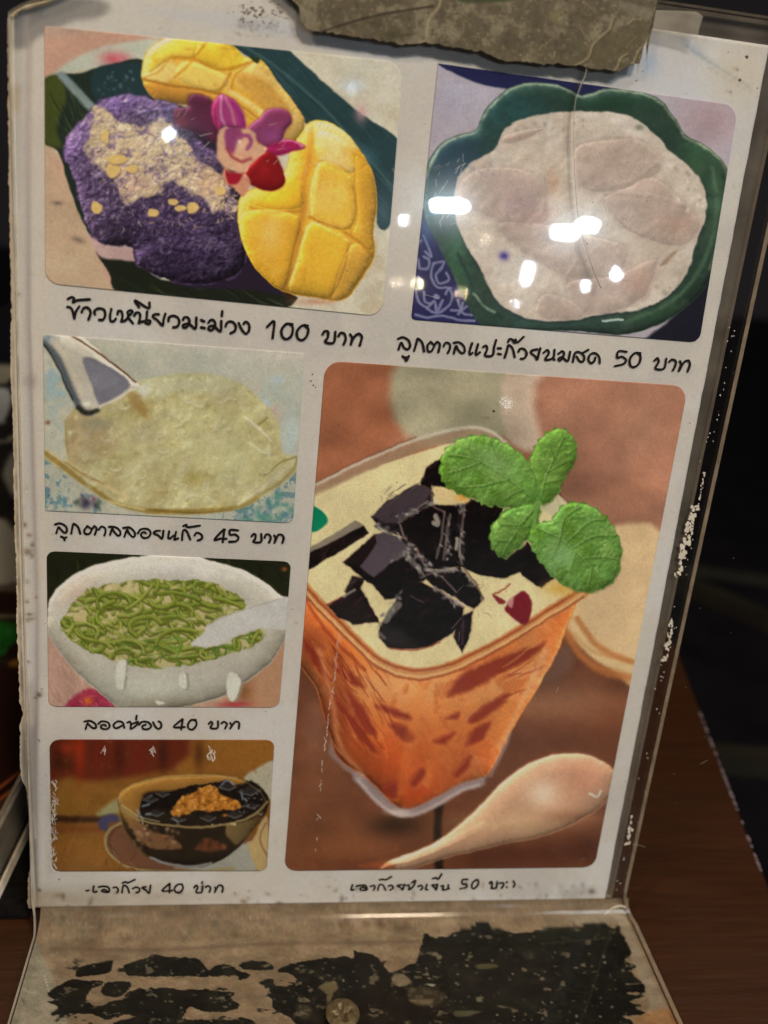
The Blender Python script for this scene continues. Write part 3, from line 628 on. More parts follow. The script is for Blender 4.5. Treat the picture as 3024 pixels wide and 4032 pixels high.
p.poly([(213, 185), (240, 148), (330, 146), (420, 165), (530, 260), (690, 392), (684, 425), (590, 480), (515, 512), (480, 556), (420, 556), (385, 520), (340, 410), (285, 290), (225, 220)], (186, 176, 158), 5)
p.poly([(330, 150), (400, 170), (500, 240), (670, 390), (650, 400), (560, 320), (420, 262), (400, 240), (300, 190)], (200, 190, 170), 8)
p.dome([(213, 185), (240, 148), (330, 146), (420, 165), (530, 260), (690, 392), (684, 425), (590, 480), (515, 512), (480, 556), (420, 556), (385, 520), (340, 410), (285, 290), (225, 220)], 50, .3, L=(.8, -.5))
p.line([(350, 150), (480, 232), (600, 320), (680, 388)], 10, (96, 66, 44), 4, .9)
p.poly([(420, 262), (560, 318), (655, 400), (575, 470), (500, 503), (460, 400)], (118, 114, 120), 7)
p.poly([(430, 280), (540, 320), (600, 380), (520, 420), (470, 400)], (132, 128, 134), 14, .7)
p.line([(225, 190), (290, 270), (335, 370), (375, 470), (410, 530)], 30, (86, 92, 94), 10, .95); p.line([(222, 200), (280, 290), (325, 390), (365, 480)], 10, (30, 34, 36), 5, .8)
p.blob((250, 165), 36, 20, (110, 132, 140), .8); p.line([(265, 170), (330, 260), (380, 370), (415, 470)], 22, (196, 182, 160), 8, .8)
p.line([(395, 520), (430, 545), (490, 530)], 26, (46, 44, 34), 8, .95); p.blob((435, 500), 26, 16, (220, 212, 190), .9); p.line([(510, 506), (600, 470), (680, 420)], 12, (206, 196, 170), 5, .9)
p.poly([(640, 455), (690, 440), (735, 520), (730, 565), (690, 530)], (150, 122, 70), 10, .7); p.blob((725, 430), 34, 40, (206, 204, 190), .8); p.blob((490, 600), 80, 30, (140, 140, 120), .6)
finish('printed_photo', W, p, 'printed photo of clear syrup dessert in a glass bowl with a metal ladle')

# ---- photo 4: green lod chong noodles in a white bowl
W, p = panel([(101, 1190), (629, 1213), (603, 1528), (105, 1526)], (1.6, 1.6, 2.0, 1.6), (182, 148, 124))
p.frame(0, 2100, .7836)
p.poly([(150, 60), (1500, 60), (1500, 380), (150, 420)], (36, 38, 22), 6, sm=False)
p.strands(50, (230, 1450), (90, 300), (50, 140), (6, 16), [(70, 78, 36), (24, 24, 16), (54, 64, 30)], 81, .7, .3, (70, 30)); p.blob((1430, 180), 16, 10, (170, 100, 40), .8)
p.poly([(150, 480), (260, 520), (420, 760), (640, 900), (150, 900)], (180, 144, 124), 12); p.strands(40, (240, 420), (600, 860), (60, 130), (4, 10), [(200, 170, 150), (160, 122, 106)], 82, .5, .2, (60, 30))
p.poly([(340, 880), (360, 830), (440, 780), (520, 820), (600, 890)], (158, 56, 76), 8, rough=8); p.blob((440, 842), 26, 20, (206, 110, 40)); p.strands(30, (350, 560), (800, 880), (30, 60), (4, 8), [(200, 100, 120), (120, 30, 60)], 83, .6, .2, (20, 60))
p.poly([(1100, 880), (1250, 740), (1440, 520), (1440, 900)], (178, 136, 104), 10); p.blob((1230, 800), 50, 70, (130, 84, 50), .8); p.blob((1180, 860), 90, 16, (168, 60, 70), .9)
bo = p.poly([(238, 420), (250, 330), (330, 235), (480, 160), (700, 116), (880, 96), (1020, 124), (1200, 178), (1330, 245), (1410, 312), (1470, 340), (1440, 500), (1370, 640), (1220, 755), (1130, 815), (1000, 855), (850, 885), (640, 895), (480, 785), (370, 685), (290, 585), (240, 490)], 0, 5, ret=True)
p.clip = bo
p.poly([(0, 0), (1700, 0), (1700, 1000), (0, 1000)], (186, 178, 160), 3, sm=False)
p.poly([(238, 430), (330, 560), (470, 690), (700, 800), (1000, 800), (1250, 680), (1440, 450), (1470, 700), (1200, 900), (500, 950), (200, 700)], (172, 162, 140), 26, .7)
p.blob((380, 300), 120, 90, (194, 172, 152), .8); p.blob((900, 180), 300, 60, (192, 184, 174), .8); p.blob((700, 780), 400, 90, (186, 184, 166), .8); p.blob((1200, 700), 150, 60, (186, 176, 160), .8); p.blob((280, 470), 60, 90, (180, 172, 154), .8)
p.blob((850, 860), 200, 30, (170, 156, 130), .8)
p.clip = None; p.dome([(238, 420), (250, 330), (330, 235), (480, 160), (700, 116), (880, 96), (1020, 124), (1200, 178), (1330, 245), (1410, 312), (1470, 340), (1440, 500), (1370, 640), (1220, 755), (1130, 815), (1000, 855), (850, 885), (640, 895), (480, 785), (370, 685), (290, 585), (240, 490)], 120, .22, L=(-.2, -.97)); p.clip = bo
p.line([(250, 400), (300, 290), (440, 200), (700, 140), (900, 128), (1150, 190), (1350, 300)], 26, (196, 188, 174), 12, .5)
co = [(315, 430), (420, 295), (560, 255), (720, 238), (1000, 240), (1110, 268), (1190, 310), (1225, 372), (1080, 430), (1090, 480), (980, 560), (1100, 570), (1200, 520), (1320, 480), (1300, 545), (1150, 612), (900, 668), (700, 668), (560, 632), (430, 575), (325, 505)]
ci = p.poly(co, 0, 6, rough=12, rs=30, ret=True); p.clip = bo * ci
p.poly([(0, 0), (1700, 0), (1700, 1000), (0, 1000)], (186, 170, 120), 3, sm=False)
g = np.random.RandomState(84)
for k_ in range(230):       # each noodle: dark underside, green body, pale glint, milk showing between
    x = g.uniform(310, 1310); y = g.uniform(240, 670); a = g.uniform(0, 6.28); L = g.uniform(130, 320); da = g.uniform(-.8, .8); P_ = [(x, y)]
    for q_ in range(5): x += math.cos(a) * L / 5; y += math.sin(a) * L / 5 * .62; a += da; P_.append((x, y))
    wd = g.uniform(12, 18); b_ = [(124, 134, 44), (136, 144, 58), (108, 124, 40), (144, 148, 66)][g.randint(4)]
    p.line([(u_, v_ + 6) for u_, v_ in P_], wd + 6, (84, 88, 34), 4, .75); p.line(P_, wd, b_, 3, .95)
    p.line([(u_ - 2, v_ - 4) for u_, v_ in P_], 5, (176, 178, 104), 3, .6)
    if k_ % 2 == 0: xx, yy = g.uniform(330, 1300), g.uniform(260, 660); p.blob((xx, yy), g.uniform(20, 46), g.uniform(9, 16), (196, 180, 136), .85, g.uniform(-40, 40))
p.strands(30, (640, 1320), (520, 660), (50, 130), (10, 17), [(70, 104, 40), (100, 134, 50)], 87, .85, .6)
p.clip = bo
p.poly([(955, 562), (1020, 500), (1060, 448), (1220, 382), (1420, 320), (1480, 350), (1450, 480), (1300, 478), (1190, 512), (1080, 562)], (190, 184, 174), 5); p.line([(1060, 450), (1220, 385), (1400, 330)], 5, (150, 144, 120), 4, .6)
p.clip = None
for P_ in [[(590, 645), (632, 640), (628, 700), (620, 780), (585, 770)], [(895, 710), (930, 700), (940, 775), (905, 770)], [(1140, 720), (1180, 700), (1210, 740), (1205, 800), (1180, 842), (1145, 830)], [(780, 840), (830, 848), (810, 862)]]:
    p.poly([(x + 12, y + 3) for x, y in P_], (146, 138, 118), 6, .7, rough=4, rs=14); p.poly(P_, (206, 202, 184), 4, rough=5, rs=16)  # pale flecks on the print, each with its cast shadow painted beside it
finish('printed_photo', W, p, 'printed photo of green noodles in coconut milk in a white bowl')

# ---- photo 5: grass jelly in a glass bowl
W, p = panel([(107, 1597), (593, 1598), (576, 1881), (113, 1882)], (2.2, 1.8, 1.6, 1.8), (126, 84, 36))
p.frame(0, 2800, .7836)
p.tex(120, ((108, 70, 30), (138, 94, 42)), .42, .58, .7, 91); p.blob((330, 480), 120, 60, (134, 96, 36), .7); p.blob((380, 700), 160, 60, (140, 90, 40), .7)
p.poly([(150, 100), (1400, 100), (1400, 200), (1050, 210), (880, 290), (620, 330), (440, 350), (350, 330), (200, 340)], (96, 40, 22), 22)
p.poly([(1000, 120), (1400, 100), (1400, 240), (1240, 320), (900, 300), (950, 220)], (140, 92, 38), 26)
for x0, c in [(290, (60, 26, 18)), (400, (150, 48, 22)), (500, (110, 36, 22)), (600, (70, 26, 16)), (700, (104, 34, 20)), (820, (60, 28, 18)), (1000, (80, 44, 20))]:
    p.blob((x0, 215), 30, 90 if x0 != 400 else 130, c, .8)
p.blob((340, 185), 60, 30, (150, 52, 24), .7); p.blob((310, 270), 60, 26, (60, 36, 16), .6)
p.line([(250, 540), (400, 545), (520, 540)], 30, (56, 32, 18), 12); p.line([(250, 590), (400, 595), (540, 590)], 34, (116, 66, 34), 12, .8)
p.poly([(480, 520), (560, 455), (660, 410), (680, 470), (560, 520)], (146, 138, 96), 12); p.poly([(495, 545), (560, 515), (600, 540), (560, 600), (510, 590)], (66, 64, 92), 9)
p.poly([(1225, 335), (1400, 250), (1400, 470), (1300, 380)], (168, 158, 134), 8)
p.tex(20, ((120, 76, 30), None), .34, .7, .35, 92)
p.poly([(525, 660), (545, 600), (620, 555), (1330, 650), (1330, 800), (1180, 810), (900, 808), (700, 800), (570, 745)], (108, 72, 52), 6)
p.poly([(880, 790), (1000, 770), (1250, 660), (1300, 790), (1180, 806)], (150, 146, 132), 8)
p.line([(640, 548), (560, 590), (528, 650), (560, 730), (650, 785), (800, 805), (1000, 806), (1180, 790)], 12, (150, 132, 84), 5); p.line([(650, 560), (575, 600), (548, 655), (580, 720)], 6, (76, 48, 34), 4, .8)
p.strands(14, (530, 680), (740, 810), (30, 70), (5, 10), [(90, 44, 30), (130, 90, 50)], 93, .7, .3)
gb = p.poly([(592, 460), (610, 410), (680, 365), (820, 335), (1000, 322), (1180, 332), (1300, 380), (1350, 430), (1340, 500), (1270, 600), (1180, 700), (1080, 765), (940, 785), (800, 760), (700, 695), (630, 600)], 0, 4, ret=True)
p.clip = gb
p.poly([(500, 200), (1500, 200), (1500, 900), (500, 900)], (30, 22, 15), 3, sm=False)
p.poly([(580, 470), (600, 400), (700, 350), (1000, 315), (1200, 330), (1240, 360), (1000, 385), (860, 400), (720, 420), (720, 560), (650, 540)], (132, 94, 44), 10)
p.poly([(600, 470), (690, 520), (730, 570), (720, 620), (640, 560)], (120, 96, 60), 10, .8)
for P_, c in [([(640, 545), (700, 560), (750, 600), (860, 630), (915, 690), (780, 690), (690, 640)], (116, 82, 54)), ([(975, 690), (1040, 640), (1110, 660), (1135, 692), (1050, 708)], (92, 52, 34)), ([(1140, 575), (1220, 560), (1320, 530), (1260, 610), (1190, 670), (1150, 640)], (112, 92, 58))]:
    p.poly(P_, c, 7, rough=8, rs=24)
p.speck(36, (660, 900), (570, 690), (7, 14), [(150, 116, 80), (76, 48, 34), (160, 130, 110)], 94, .8); p.speck(14, (980, 1130), (640, 700), (7, 13), [(130, 76, 50), (60, 34, 22)], 95, .8)
p.blob((650, 480), 50, 90, (150, 108, 50), .8); p.blob((1290, 520), 40, 60, (96, 66, 36), .7); p.clip = None
p.dome([(592, 460), (610, 410), (680, 365), (820, 335), (1000, 322), (1180, 332), (1300, 380), (1350, 430), (1340, 500), (1270, 600), (1180, 700), (1080, 765), (940, 785), (800, 760), (700, 695), (630, 600)], 90, .22, spec=.06)
p.poly([(705, 560), (715, 450), (760, 420), (870, 400), (980, 370), (1100, 360), (1140, 345), (1200, 400), (1240, 350), (1300, 370), (1320, 430), (1300, 500), (1240, 540), (1100, 570), (900, 575), (780, 560)], (20, 15, 14), 5, rough=8, rs=22)
ca = p.poly([(862, 515), (895, 450), (960, 410), (1040, 378), (1090, 385), (1120, 425), (1195, 455), (1200, 492), (1090, 500), (980, 505), (890, 530)], 0, 5, rough=9, rs=20, ret=True)
p.clip = ca
p.poly([(500, 200), (1500, 200), (1500, 900), (500, 900)], (172, 112, 44), 3, sm=False); p.tex(16, ((132, 76, 24), (200, 144, 72)), .42, .58, .8, 96); p.relief(p.field(22, 99, 3), ca, .3)
p.clip = None
for L in [[(735, 440), (760, 425)], [(720, 480), (750, 470)], [(735, 520), (760, 515)], [(870, 540), (890, 555)], [(1215, 400), (1220, 440)], [(1110, 380), (1140, 350), (1180, 370)], [(1235, 440), (1240, 450)], [(690, 500), (720, 545)]]:
    p.line(L, 10, (140, 150, 158), 5, .75)
for cx_0, cy_0, sz in [(760, 450, 44), (820, 420, 36), (1150, 390, 50), (1260, 410, 60), (1270, 480, 40), (790, 520, 44), (900, 550, 40), (1050, 545, 44), (1180, 530, 44)]:
    p.poly([(cx_0 - sz, cy_0 - 8), (cx_0 - 8, cy_0 - sz * .6), (cx_0 + sz * .8, cy_0 - sz * .25), (cx_0 + sz * .1, cy_0 + sz * .25)], (58, 52, 50), 5, .7, sm=False); p.line([(cx_0 - sz, cy_0 - 6), (cx_0, cy_0 + sz * .22), (cx_0 + sz * .8, cy_0 - sz * .2)], 5, (150, 148, 144), 4, .6, sm=False)
p.speck(20, (1200, 1320), (400, 520), (3, 6), [(170, 170, 160)], 97, .8); p.blob((1130, 525), 12, 9, (180, 100, 40))
p.line([(596, 440), (620, 492), (700, 545), (820, 572), (1000, 582), (1150, 568), (1270, 525), (1345, 455)], 11, (150, 128, 84), 4, .9); p.line([(610, 470), (700, 530), (800, 556)], 6, (196, 180, 140), 4, .7)
p.line([(596, 440), (620, 400), (700, 358), (830, 333), (1000, 320), (1190, 335)], 8, (176, 146, 84), 4, .9); p.line([(600, 460), (610, 560), (700, 690), (800, 760)], 6, (120, 96, 56), 5, .8)
p.line([(760, 735), (850, 770), (960, 780), (1060, 765)], 12, (150, 146, 140), 5, .9); p.line([(1200, 335), (1300, 400), (1340, 460)], 6, (110, 90, 60), 4, .8)
p.speck(6, (700, 1200), (560, 580), (4, 7), [(230, 216, 180)], 98, .9)
p.poly([(1245, 670), (1275, 640), (1320, 540), (1345, 560), (1340, 790), (1290, 792)], (172, 146, 98), 6); p.line([(1335, 560), (1305, 640), (1345, 740)], 8, (110, 70, 50), 5, .7)
finish('printed_photo', W, p, 'printed photo of black grass jelly with brown sugar in a glass bowl')

# ---- photo 6: iced Thai tea with grass jelly and mint
W, p = panel([(703, 779), (1486, 834), (1284, 1873), (614, 1881)], (3.2, 3.4, 3.0, 3.0), (160, 106, 80))
p.frame(1100, 1300, 1.1597)
p.poly([(100, 60), (430, 90), (420, 330), (100, 560)], (164, 104, 74), 40); p.poly([(410, 100), (780, 130), (780, 360), (430, 360)], (170, 160, 130), 30)
p.blob((600, 210), 130, 50, (186, 172, 140), .7); p.blob((640, 290), 120, 60, (160, 152, 122), .7)
p.poly([(770, 130), (930, 140), (900, 400), (770, 360)], (196, 172, 148), 16); p.poly([(910, 140), (1420, 170), (1300, 720), (1050, 700), (900, 400)], (164, 116, 92), 26)
p.blob((1230, 330), 80, 150, (178, 132, 104), .6, 20); p.blob((1060, 480), 80, 100, (150, 104, 84), .6); p.blob((980, 260), 60, 80, (172, 124, 98), .6); p.blob((1200, 560), 120, 80, (150, 104, 80), .5)
p.frame(1000, 2500, 1.0247)
p.poly([(-50, -100), (1700, -100), (1500, 1000), (-50, 1000)], (112, 68, 46), 12, sm=False)
p.blob((250, 560), 200, 160, (126, 80, 54), .8); p.blob((1150, 250), 260, 100, (150, 106, 78), .8); p.blob((1120, 400), 200, 60, (104, 64, 46), .8); p.blob((300, 820), 200, 80, (140, 84, 50), .7); p.blob((1250, 830), 200, 70, (74, 40, 30), .9); p.blob((950, 850), 220, 60, (84, 48, 34), .8); p.blob((230, 350), 60, 120, (140, 96, 74), .7)
p.C *= (1 + (fbm(p.X * .6, p.Y, 190, 101, 3) - .5) * .5)[:, None]
p.poly([(1140, -200), (1520, -260), (1490, 180), (1380, 140), (1300, 90), (1240, 30), (1190, -40)], (210, 178, 130), 12)
p.line([(1195, -20), (1250, 70), (1330, 130), (1470, 175)], 30, (180, 112, 62), 14, .85); p.line([(1230, 0), (1300, 60), (1460, 110)], 14, (190, 140, 90), 9, .6)
p.poly([(1090, 110), (1190, 40), (1230, 90), (1200, 150), (1120, 190)], (112, 80, 64), 16)
p.frame(1100, 1300, 1.1597)
p.poly([(1060, 700), (1300, 690), (1240, 1140), (1180, 1110), (1080, 1040), (1020, 900)], (212, 180, 136), 16)
p.line([(1010, 980), (1070, 1060), (1150, 1110), (1260, 1140)], 20, (182, 116, 66), 10, .8)
p.frame(1000, 2500, 1.0247)
p.blob((545, 730), 110, 50, (52, 34, 24), .9); p.line([(712, 630), (706, 760), (712, 900)], 30, (36, 26, 20), 10, .95)
p.poly([(490, 900), (520, 865), (620, 830), (720, 780), (850, 672), (960, 560), (1060, 490), (1180, 455), (1290, 462), (1385, 520), (1378, 600), (1300, 685), (1130, 765), (950, 805), (760, 850), (600, 898)], (198, 154, 120), 8)
p.blob((1260, 560), 110, 90, (200, 142, 112), .8); p.blob((1110, 610), 70, 60, (226, 198, 168), .9); p.blob((1000, 720), 200, 40, (206, 168, 128), .7); p.blob((1220, 700), 120, 30, (176, 124, 92), .7)
p.line([(560, 860), (720, 800), (880, 720)], 12, (212, 180, 140), 8, .6); p.poly([(400, 890), (510, 870), (540, 900)], (160, 84, 50), 12, .7)
p.line([(1290, 610), (1320, 622), (1332, 600)], 9, (226, 216, 190), 4)
# cup body
p.poly([(290, 430), (330, 500), (380, 540), (440, 600), (540, 690), (610, 690), (770, 610), (870, 575), (940, 480), (970, 390), (900, 300), (400, 300)], (140, 120, 112), 10, .9)
bd = p.poly([(100, 0), (180, -150), (640, 100), (1200, -180), (1185, 20), (1120, 150), (1050, 270), (1000, 350), (960, 430), (900, 535), (800, 575), (600, 672), (545, 660), (440, 555), (330, 480), (290, 380), (262, 280), (225, 180)], 0, 5, ret=True)
p.clip = bd
p.poly([(0, -300), (1700, -300), (1700, 1000), (0, 1000)], (196, 108, 52), 3, sm=False)
p.blob((620, 260), 260, 120, (214, 136, 72), .9); p.blob((480, 480), 200, 140, (190, 82, 30), .9); p.blob((600, 600), 160, 80, (188, 74, 32), .9); p.blob((930, 300), 110, 140, (196, 122, 62), .8); p.blob((300, 200), 70, 220, (170, 84, 44), .9); p.blob((230, 100), 50, 160, (150, 70, 42), .8); p.blob((1080, 100), 90, 110, (206, 144, 88), .8); p.blob((850, 480), 80, 80, (196, 116, 70), .7)
p.blob((560, 190), 420, 90, (222, 158, 96), .85); p.blob((980, 180), 200, 70, (214, 158, 104), .6); p.blob((330, 300), 60, 200, (150, 66, 34), .7)
p.tex(90, ((180, 86, 38), (210, 124, 60)), .40, .62, .5, 103); p.tex(30, ((176, 80, 36), (214, 134, 76)), .36, .66, .3, 107, stretch=(60, 3))
p.clip = None; p.dome([(100, 0), (180, -150), (640, 100), (1200, -180), (1185, 20), (1120, 150), (1050, 270), (1000, 350), (960, 430), (900, 535), (800, 575), (600, 672), (545, 660), (440, 555), (330, 480), (290, 380), (262, 280), (225, 180)], 130, .3, L=(.5, -.6), spec=.12); p.clip = bd
dk = (126, 40, 28)
for P_ in [[(750, 235), (790, 160), (860, 120), (1000, 70), (1120, 30), (1060, 90), (950, 150), (850, 205)], [(828, 325), (900, 262), (980, 222), (962, 262), (860, 335)], [(815, 425), (850, 360), (912, 335), (880, 400)], [(465, 268), (560, 288), (605, 325), (510, 302)], [(520, 342), (580, 350), (618, 395), (575, 412)],
           [(690, 405), (770, 378), (730, 418)], [(735, 322), (790, 295), (785, 318)], [(300, 110), (380, 150), (424, 202), (360, 180)], [(350, 200), (440, 305), (472, 395), (410, 350)], [(600, 562), (650, 512), (664, 535), (620, 582)], [(770, 530), (830, 465), (828, 505), (785, 548)], [(495, 590), (540, 566), (555, 620), (520, 630)],
           [(180, 0), (240, 60), (300, 180), (230, 120)], [(300, 230), (370, 300), (430, 380), (480, 460), (400, 400)]]:
    p.poly([(x + 4, y + 10) for x, y in P_], (212, 128, 64), 14, .5); p.poly(P_, dk, 12, .8, rough=7, rs=24); p.line([(P_[0][0], P_[0][1] + 2), P_[1]], 6, (176, 80, 50), 6, .6)
p.strands(60, (220, 480), (0, 420), (60, 150), (4, 10), [(150, 62, 34), (214, 130, 70), (120, 44, 26)], 104, .6, .1, (60, 8)); p.strands(30, (760, 1120), (60, 300), (60, 150), (4, 9), [(150, 60, 40), (216, 150, 90)], 105, .6, .1, (-28, 8))
p.clip = None
p.line([(395, 545), (450, 605), (530, 672), (600, 684), (700, 645), (790, 590), (870, 568)], 34, (150, 130, 126), 10, .9); p.line([(400, 555), (450, 618), (530, 682), (600, 694), (700, 655), (790, 600), (860, 578)], 12, (196, 178, 166), 8, .7); p.line([(910, 540), (950, 460), (985, 380)], 12, (150, 128, 124), 8, .7); p.blob((560, 684), 50, 14, (210, 190, 176), .8)
for L_, w_, c_, a_ in [([(250, 60), (300, 250), (330, 420), (420, 540)], 16, (226, 160, 110), .5), ([(1120, 60), (1020, 280), (940, 430)], 14, (226, 180, 136), .5), ([(640, 200), (600, 400), (570, 600)], 40, (224, 130, 60), .3)]: p.line(L_, w_, c_, 14, a_)
p.dome([(490, 900), (520, 865), (620, 830), (720, 780), (850, 672), (960, 560), (1060, 490), (1180, 455), (1290, 462), (1385, 520), (1378, 600), (1300, 685), (1130, 765), (950, 805), (760, 850), (600, 898)], 80, .26)
# milk surface
p.frame(1200, 1650, .7836)
ml = [(-40, 450), (60, 372), (300, 262), (560, 172), (730, 125), (900, 120), (1000, 160), (1150, 260), (1300, 410), (1420, 600), (1450, 800), (1400, 880), (1300, 965), (1000, 1130), (830, 1215), (700, 1262), (560, 1285), (430, 1262), (300, 1180), (150, 1020), (0, 860), (-60, 700)]
p.poly(ml, (218, 200, 150), 5)
p.line([(-20, 410), (60, 360), (300, 245), (560, 140), (700, 92), (830, 62), (930, 80), (1020, 140)], 46, (160, 132, 104), 8, .8)
p.line([(-20, 370), (60, 330), (300, 210), (560, 105), (700, 62), (820, 42), (930, 60), (1010, 120)], 16, (196, 184, 162), 6, .9); p.line([(60, 318), (300, 196), (560, 92)], 6, (110, 80, 60), 4, .7)
p.blob((200, 420), 200, 60, (214, 196, 150), .6); p.blob((1000, 1000), 200, 80, (220, 200, 154), .6)
p.line([(1250, 350), (1320, 420)], 9, (80, 54, 46), 4, .8); p.poly([(1180, 430), (1260, 380), (1320, 430), (1250, 480)], (200, 186, 150), 8)
for off, c, wd in [(0, (196, 128, 72), 60), (-16, (148, 62, 34), 10), (14, (218, 176, 120), 14), (30, (150, 66, 36), 8)]:
    p.line([(0, 850 + off), (100, 960 + off), (230, 1090 + off), (330, 1190 + off), (430, 1250 + off), (560, 1280 + off), (700, 1258 + off), (850, 1195 + off), (1000, 1115 + off), (1200, 990 + off), (1320, 915 + off), (1400, 865 + off)], wd, c, 6, .9)
p.line([(0, 900), (120, 1080), (300, 1260)], 18, (150, 60, 34), 8, .7)
# green piece, bars and jelly
p.poly([(30, 440), (60, 448), (102, 480), (116, 520), (80, 552), (30, 560)], (0, 124, 88), 5)
K = (20, 12, 13)
p.poly([(0, 668), (30, 645), (255, 510), (300, 535), (325, 575), (160, 672), (30, 750), (0, 760)], (140, 128, 108), 4, sm=False); p.poly([(0, 690), (30, 672), (295, 535), (322, 575), (160, 678), (30, 752), (0, 765)], (28, 18, 18), 4, sm=False)
for P_, c in [([(580, 330), (612, 240), (690, 198), (760, 300), (720, 340), (640, 350)], K), ([(480, 520), (600, 440), (660, 430), (800, 430), (830, 400), (1000, 430), (960, 600), (1010, 700), (1120, 620), (1210, 740), (1255, 798), (1190, 847), (1120, 808), (1080, 768), (1000, 800), (880, 782), (790, 742), (600, 760), (500, 640)], K),
              ([(335, 490), (420, 410), (560, 328), (650, 350), (640, 420), (480, 525), (500, 600), (380, 545)], (34, 26, 28)), ([(195, 718), (350, 582), (500, 600), (600, 700), (640, 790), (560, 830), (460, 900), (400, 906), (340, 832), (275, 790)], K),
              ([(580, 780), (780, 745), (850, 830), (905, 905), (850, 955), (760, 900), (640, 830)], K), ([(370, 1060), (440, 940), (480, 860), (560, 810), (650, 850), (800, 945), (790, 1000), (740, 1075), (640, 1140), (520, 1158), (420, 1148), (372, 1100)], K), ([(760, 1010), (845, 962), (835, 1070), (790, 1178), (745, 1090)], (30, 18, 22)),
              ([(110, 935), (190, 895), (280, 850), (325, 930), (372, 1022), (250, 1032), (165, 995)], (26, 14, 16)), ([(200, 865), (240, 790), (300, 800), (280, 850), (220, 890)], (34, 26, 26))]:
    p.poly(P_, (92, 46, 34), 9, .5, sm=False); p.poly(P_, c, 4, sm=False, rough=5, rs=16)
    p.dome(P_, 26, .7, sm=False)
jm = np.clip((60 - p.C.mean(1)) / 20, 0, 1) * (p.Y < 2570)
p.relief(p.field(60, 118, 3, ridged=True), jm, .5, lo=-.4, hi=1.6); p.strands(70, (380, 900), (420, 1120), (16, 60), (2, 6), [(84, 72, 70), (62, 52, 54), (110, 100, 92)], 119, .3, .45, (-40, 50))
p.strands(26, (650, 800), (460, 720), (30, 110), (3, 8), [(120, 108, 98), (84, 74, 70), (150, 140, 124)], 120, .15, .6, (84, 8))
p.poly([(340, 485), (420, 412), (560, 332), (645, 355), (600, 420), (475, 520), (400, 520)], (72, 60, 64), 6, sm=False); p.poly([(360, 580), (400, 565), (480, 600), (530, 662), (430, 722), (345, 800), (275, 742), (335, 660)], (86, 74, 80), 5, sm=False)
p.poly([(355, 590), (200, 712), (275, 742), (335, 660), (362, 620)], (34, 22, 22), 4, sm=False); p.strands(30, (360, 620), (350, 500), (30, 80), (3, 7), [(100, 84, 84), (50, 40, 44)], 106, .7, .1, (-35, 10))
for L, wd, c in [([(470, 522), (540, 470), (620, 410)], 7, (150, 130, 120)), ([(480, 530), (500, 600)], 9, (140, 120, 112)), ([(640, 370), (640, 430), (700, 470)], 12, (104, 84, 74)), ([(660, 490), (672, 530), (650, 520)], 22, (170, 156, 140)), ([(700, 470), (690, 580), (662, 700)], 12, (112, 96, 88)), ([(730, 480), (710, 600), (698, 706)], 14, (104, 90, 84)), ([(800, 430), (790, 560), (770, 640), (790, 730)], 12, (110, 92, 88)),
                 ([(765, 600), (758, 650)], 16, (180, 170, 150)), ([(780, 620), (778, 690)], 12, (160, 148, 134)), ([(430, 720), (480, 690), (520, 665)], 9, (130, 112, 104)), ([(520, 690), (560, 740), (575, 770)], 20, (140, 122, 108)), ([(560, 650), (590, 710)], 14, (120, 96, 86)), ([(610, 755), (660, 765), (720, 750)], 14, (130, 122, 110)), ([(580, 800), (640, 780), (700, 790)], 8, (110, 100, 96)),
                 ([(690, 790), (760, 870)], 8, (130, 110, 104)), ([(650, 840), (730, 900), (800, 945)], 10, (150, 124, 112)), ([(800, 750), (860, 830), (895, 905)], 10, (112, 88, 70)), ([(530, 890), (600, 925)], 7, (100, 80, 72)), ([(410, 1010), (440, 960), (470, 935)], 34, (120, 116, 104)), ([(380, 1080), (400, 1100)], 20, (110, 100, 90)), ([(800, 1010), (790, 1130)], 9, (80, 56, 64)),
                 ([(200, 890), (250, 855)], 13, (150, 140, 124)), ([(600, 340), (650, 380)], 14, (80, 60, 56)), ([(640, 340), (700, 350), (760, 380)], 10, (206, 184, 140)), ([(720, 340), (810, 420)], 14, (120, 70, 40))]:
    p.line(L, wd, c, 4, .85)
g = np.random.RandomState(71)
for x0, y0, x1, y1, n_ in [(470, 500, 640, 420, 26), (500, 600, 640, 760, 26), (640, 340, 800, 440, 24), (600, 760, 780, 760, 30), (420, 720, 530, 660, 20), (500, 670, 600, 780, 26), (640, 840, 800, 950, 18), (380, 1050, 480, 880, 18), (780, 760, 900, 910, 14), (340, 520, 500, 600, 14), (700, 480, 720, 700, 20), (790, 440, 790, 720, 22)]:
    for _ in range(n_):
        t_ = g.uniform(); x = x0 + (x1 - x0) * t_ + g.normal(0, 9); y = y0 + (y1 - y0) * t_ + g.normal(0, 9); v_ = g.uniform(.35, 1)
        p.blob((x, y), g.uniform(7, 20), g.uniform(4, 9), (196 * v_, 184 * v_, 174 * v_), g.uniform(.5, .95), math.degrees(math.atan2(y1 - y0, x1 - x0)) + g.uniform(-50, 50))
p.line([(430, 1152), (560, 1160), (680, 1120)], 7, (150, 50, 30), 4, .8); p.line([(110, 935), (190, 895)], 7, (130, 40, 30), 4, .8)
p.poly([(640, 345), (760, 350), (830, 400), (780, 425), (690, 425)], (216, 190, 136), 6); p.blob((790, 392), 34, 22, (220, 160, 66), .9)
p.blob((1290, 850), 90, 44, (216, 168, 78), .9)
p.poly([(1005, 945), (1060, 885), (1105, 868), (1142, 930), (1108, 1032), (1020, 975)], (118, 28, 38), 5); p.poly([(1015, 920), (1050, 895), (1040, 950)], (200, 150, 140), 5, .8); p.line([(950, 885), (990, 862), (1030, 828)], 9, (150, 70, 50), 4, .9); p.poly([(945, 885), (1010, 915), (980, 930)], (120, 30, 36), 4, .9)
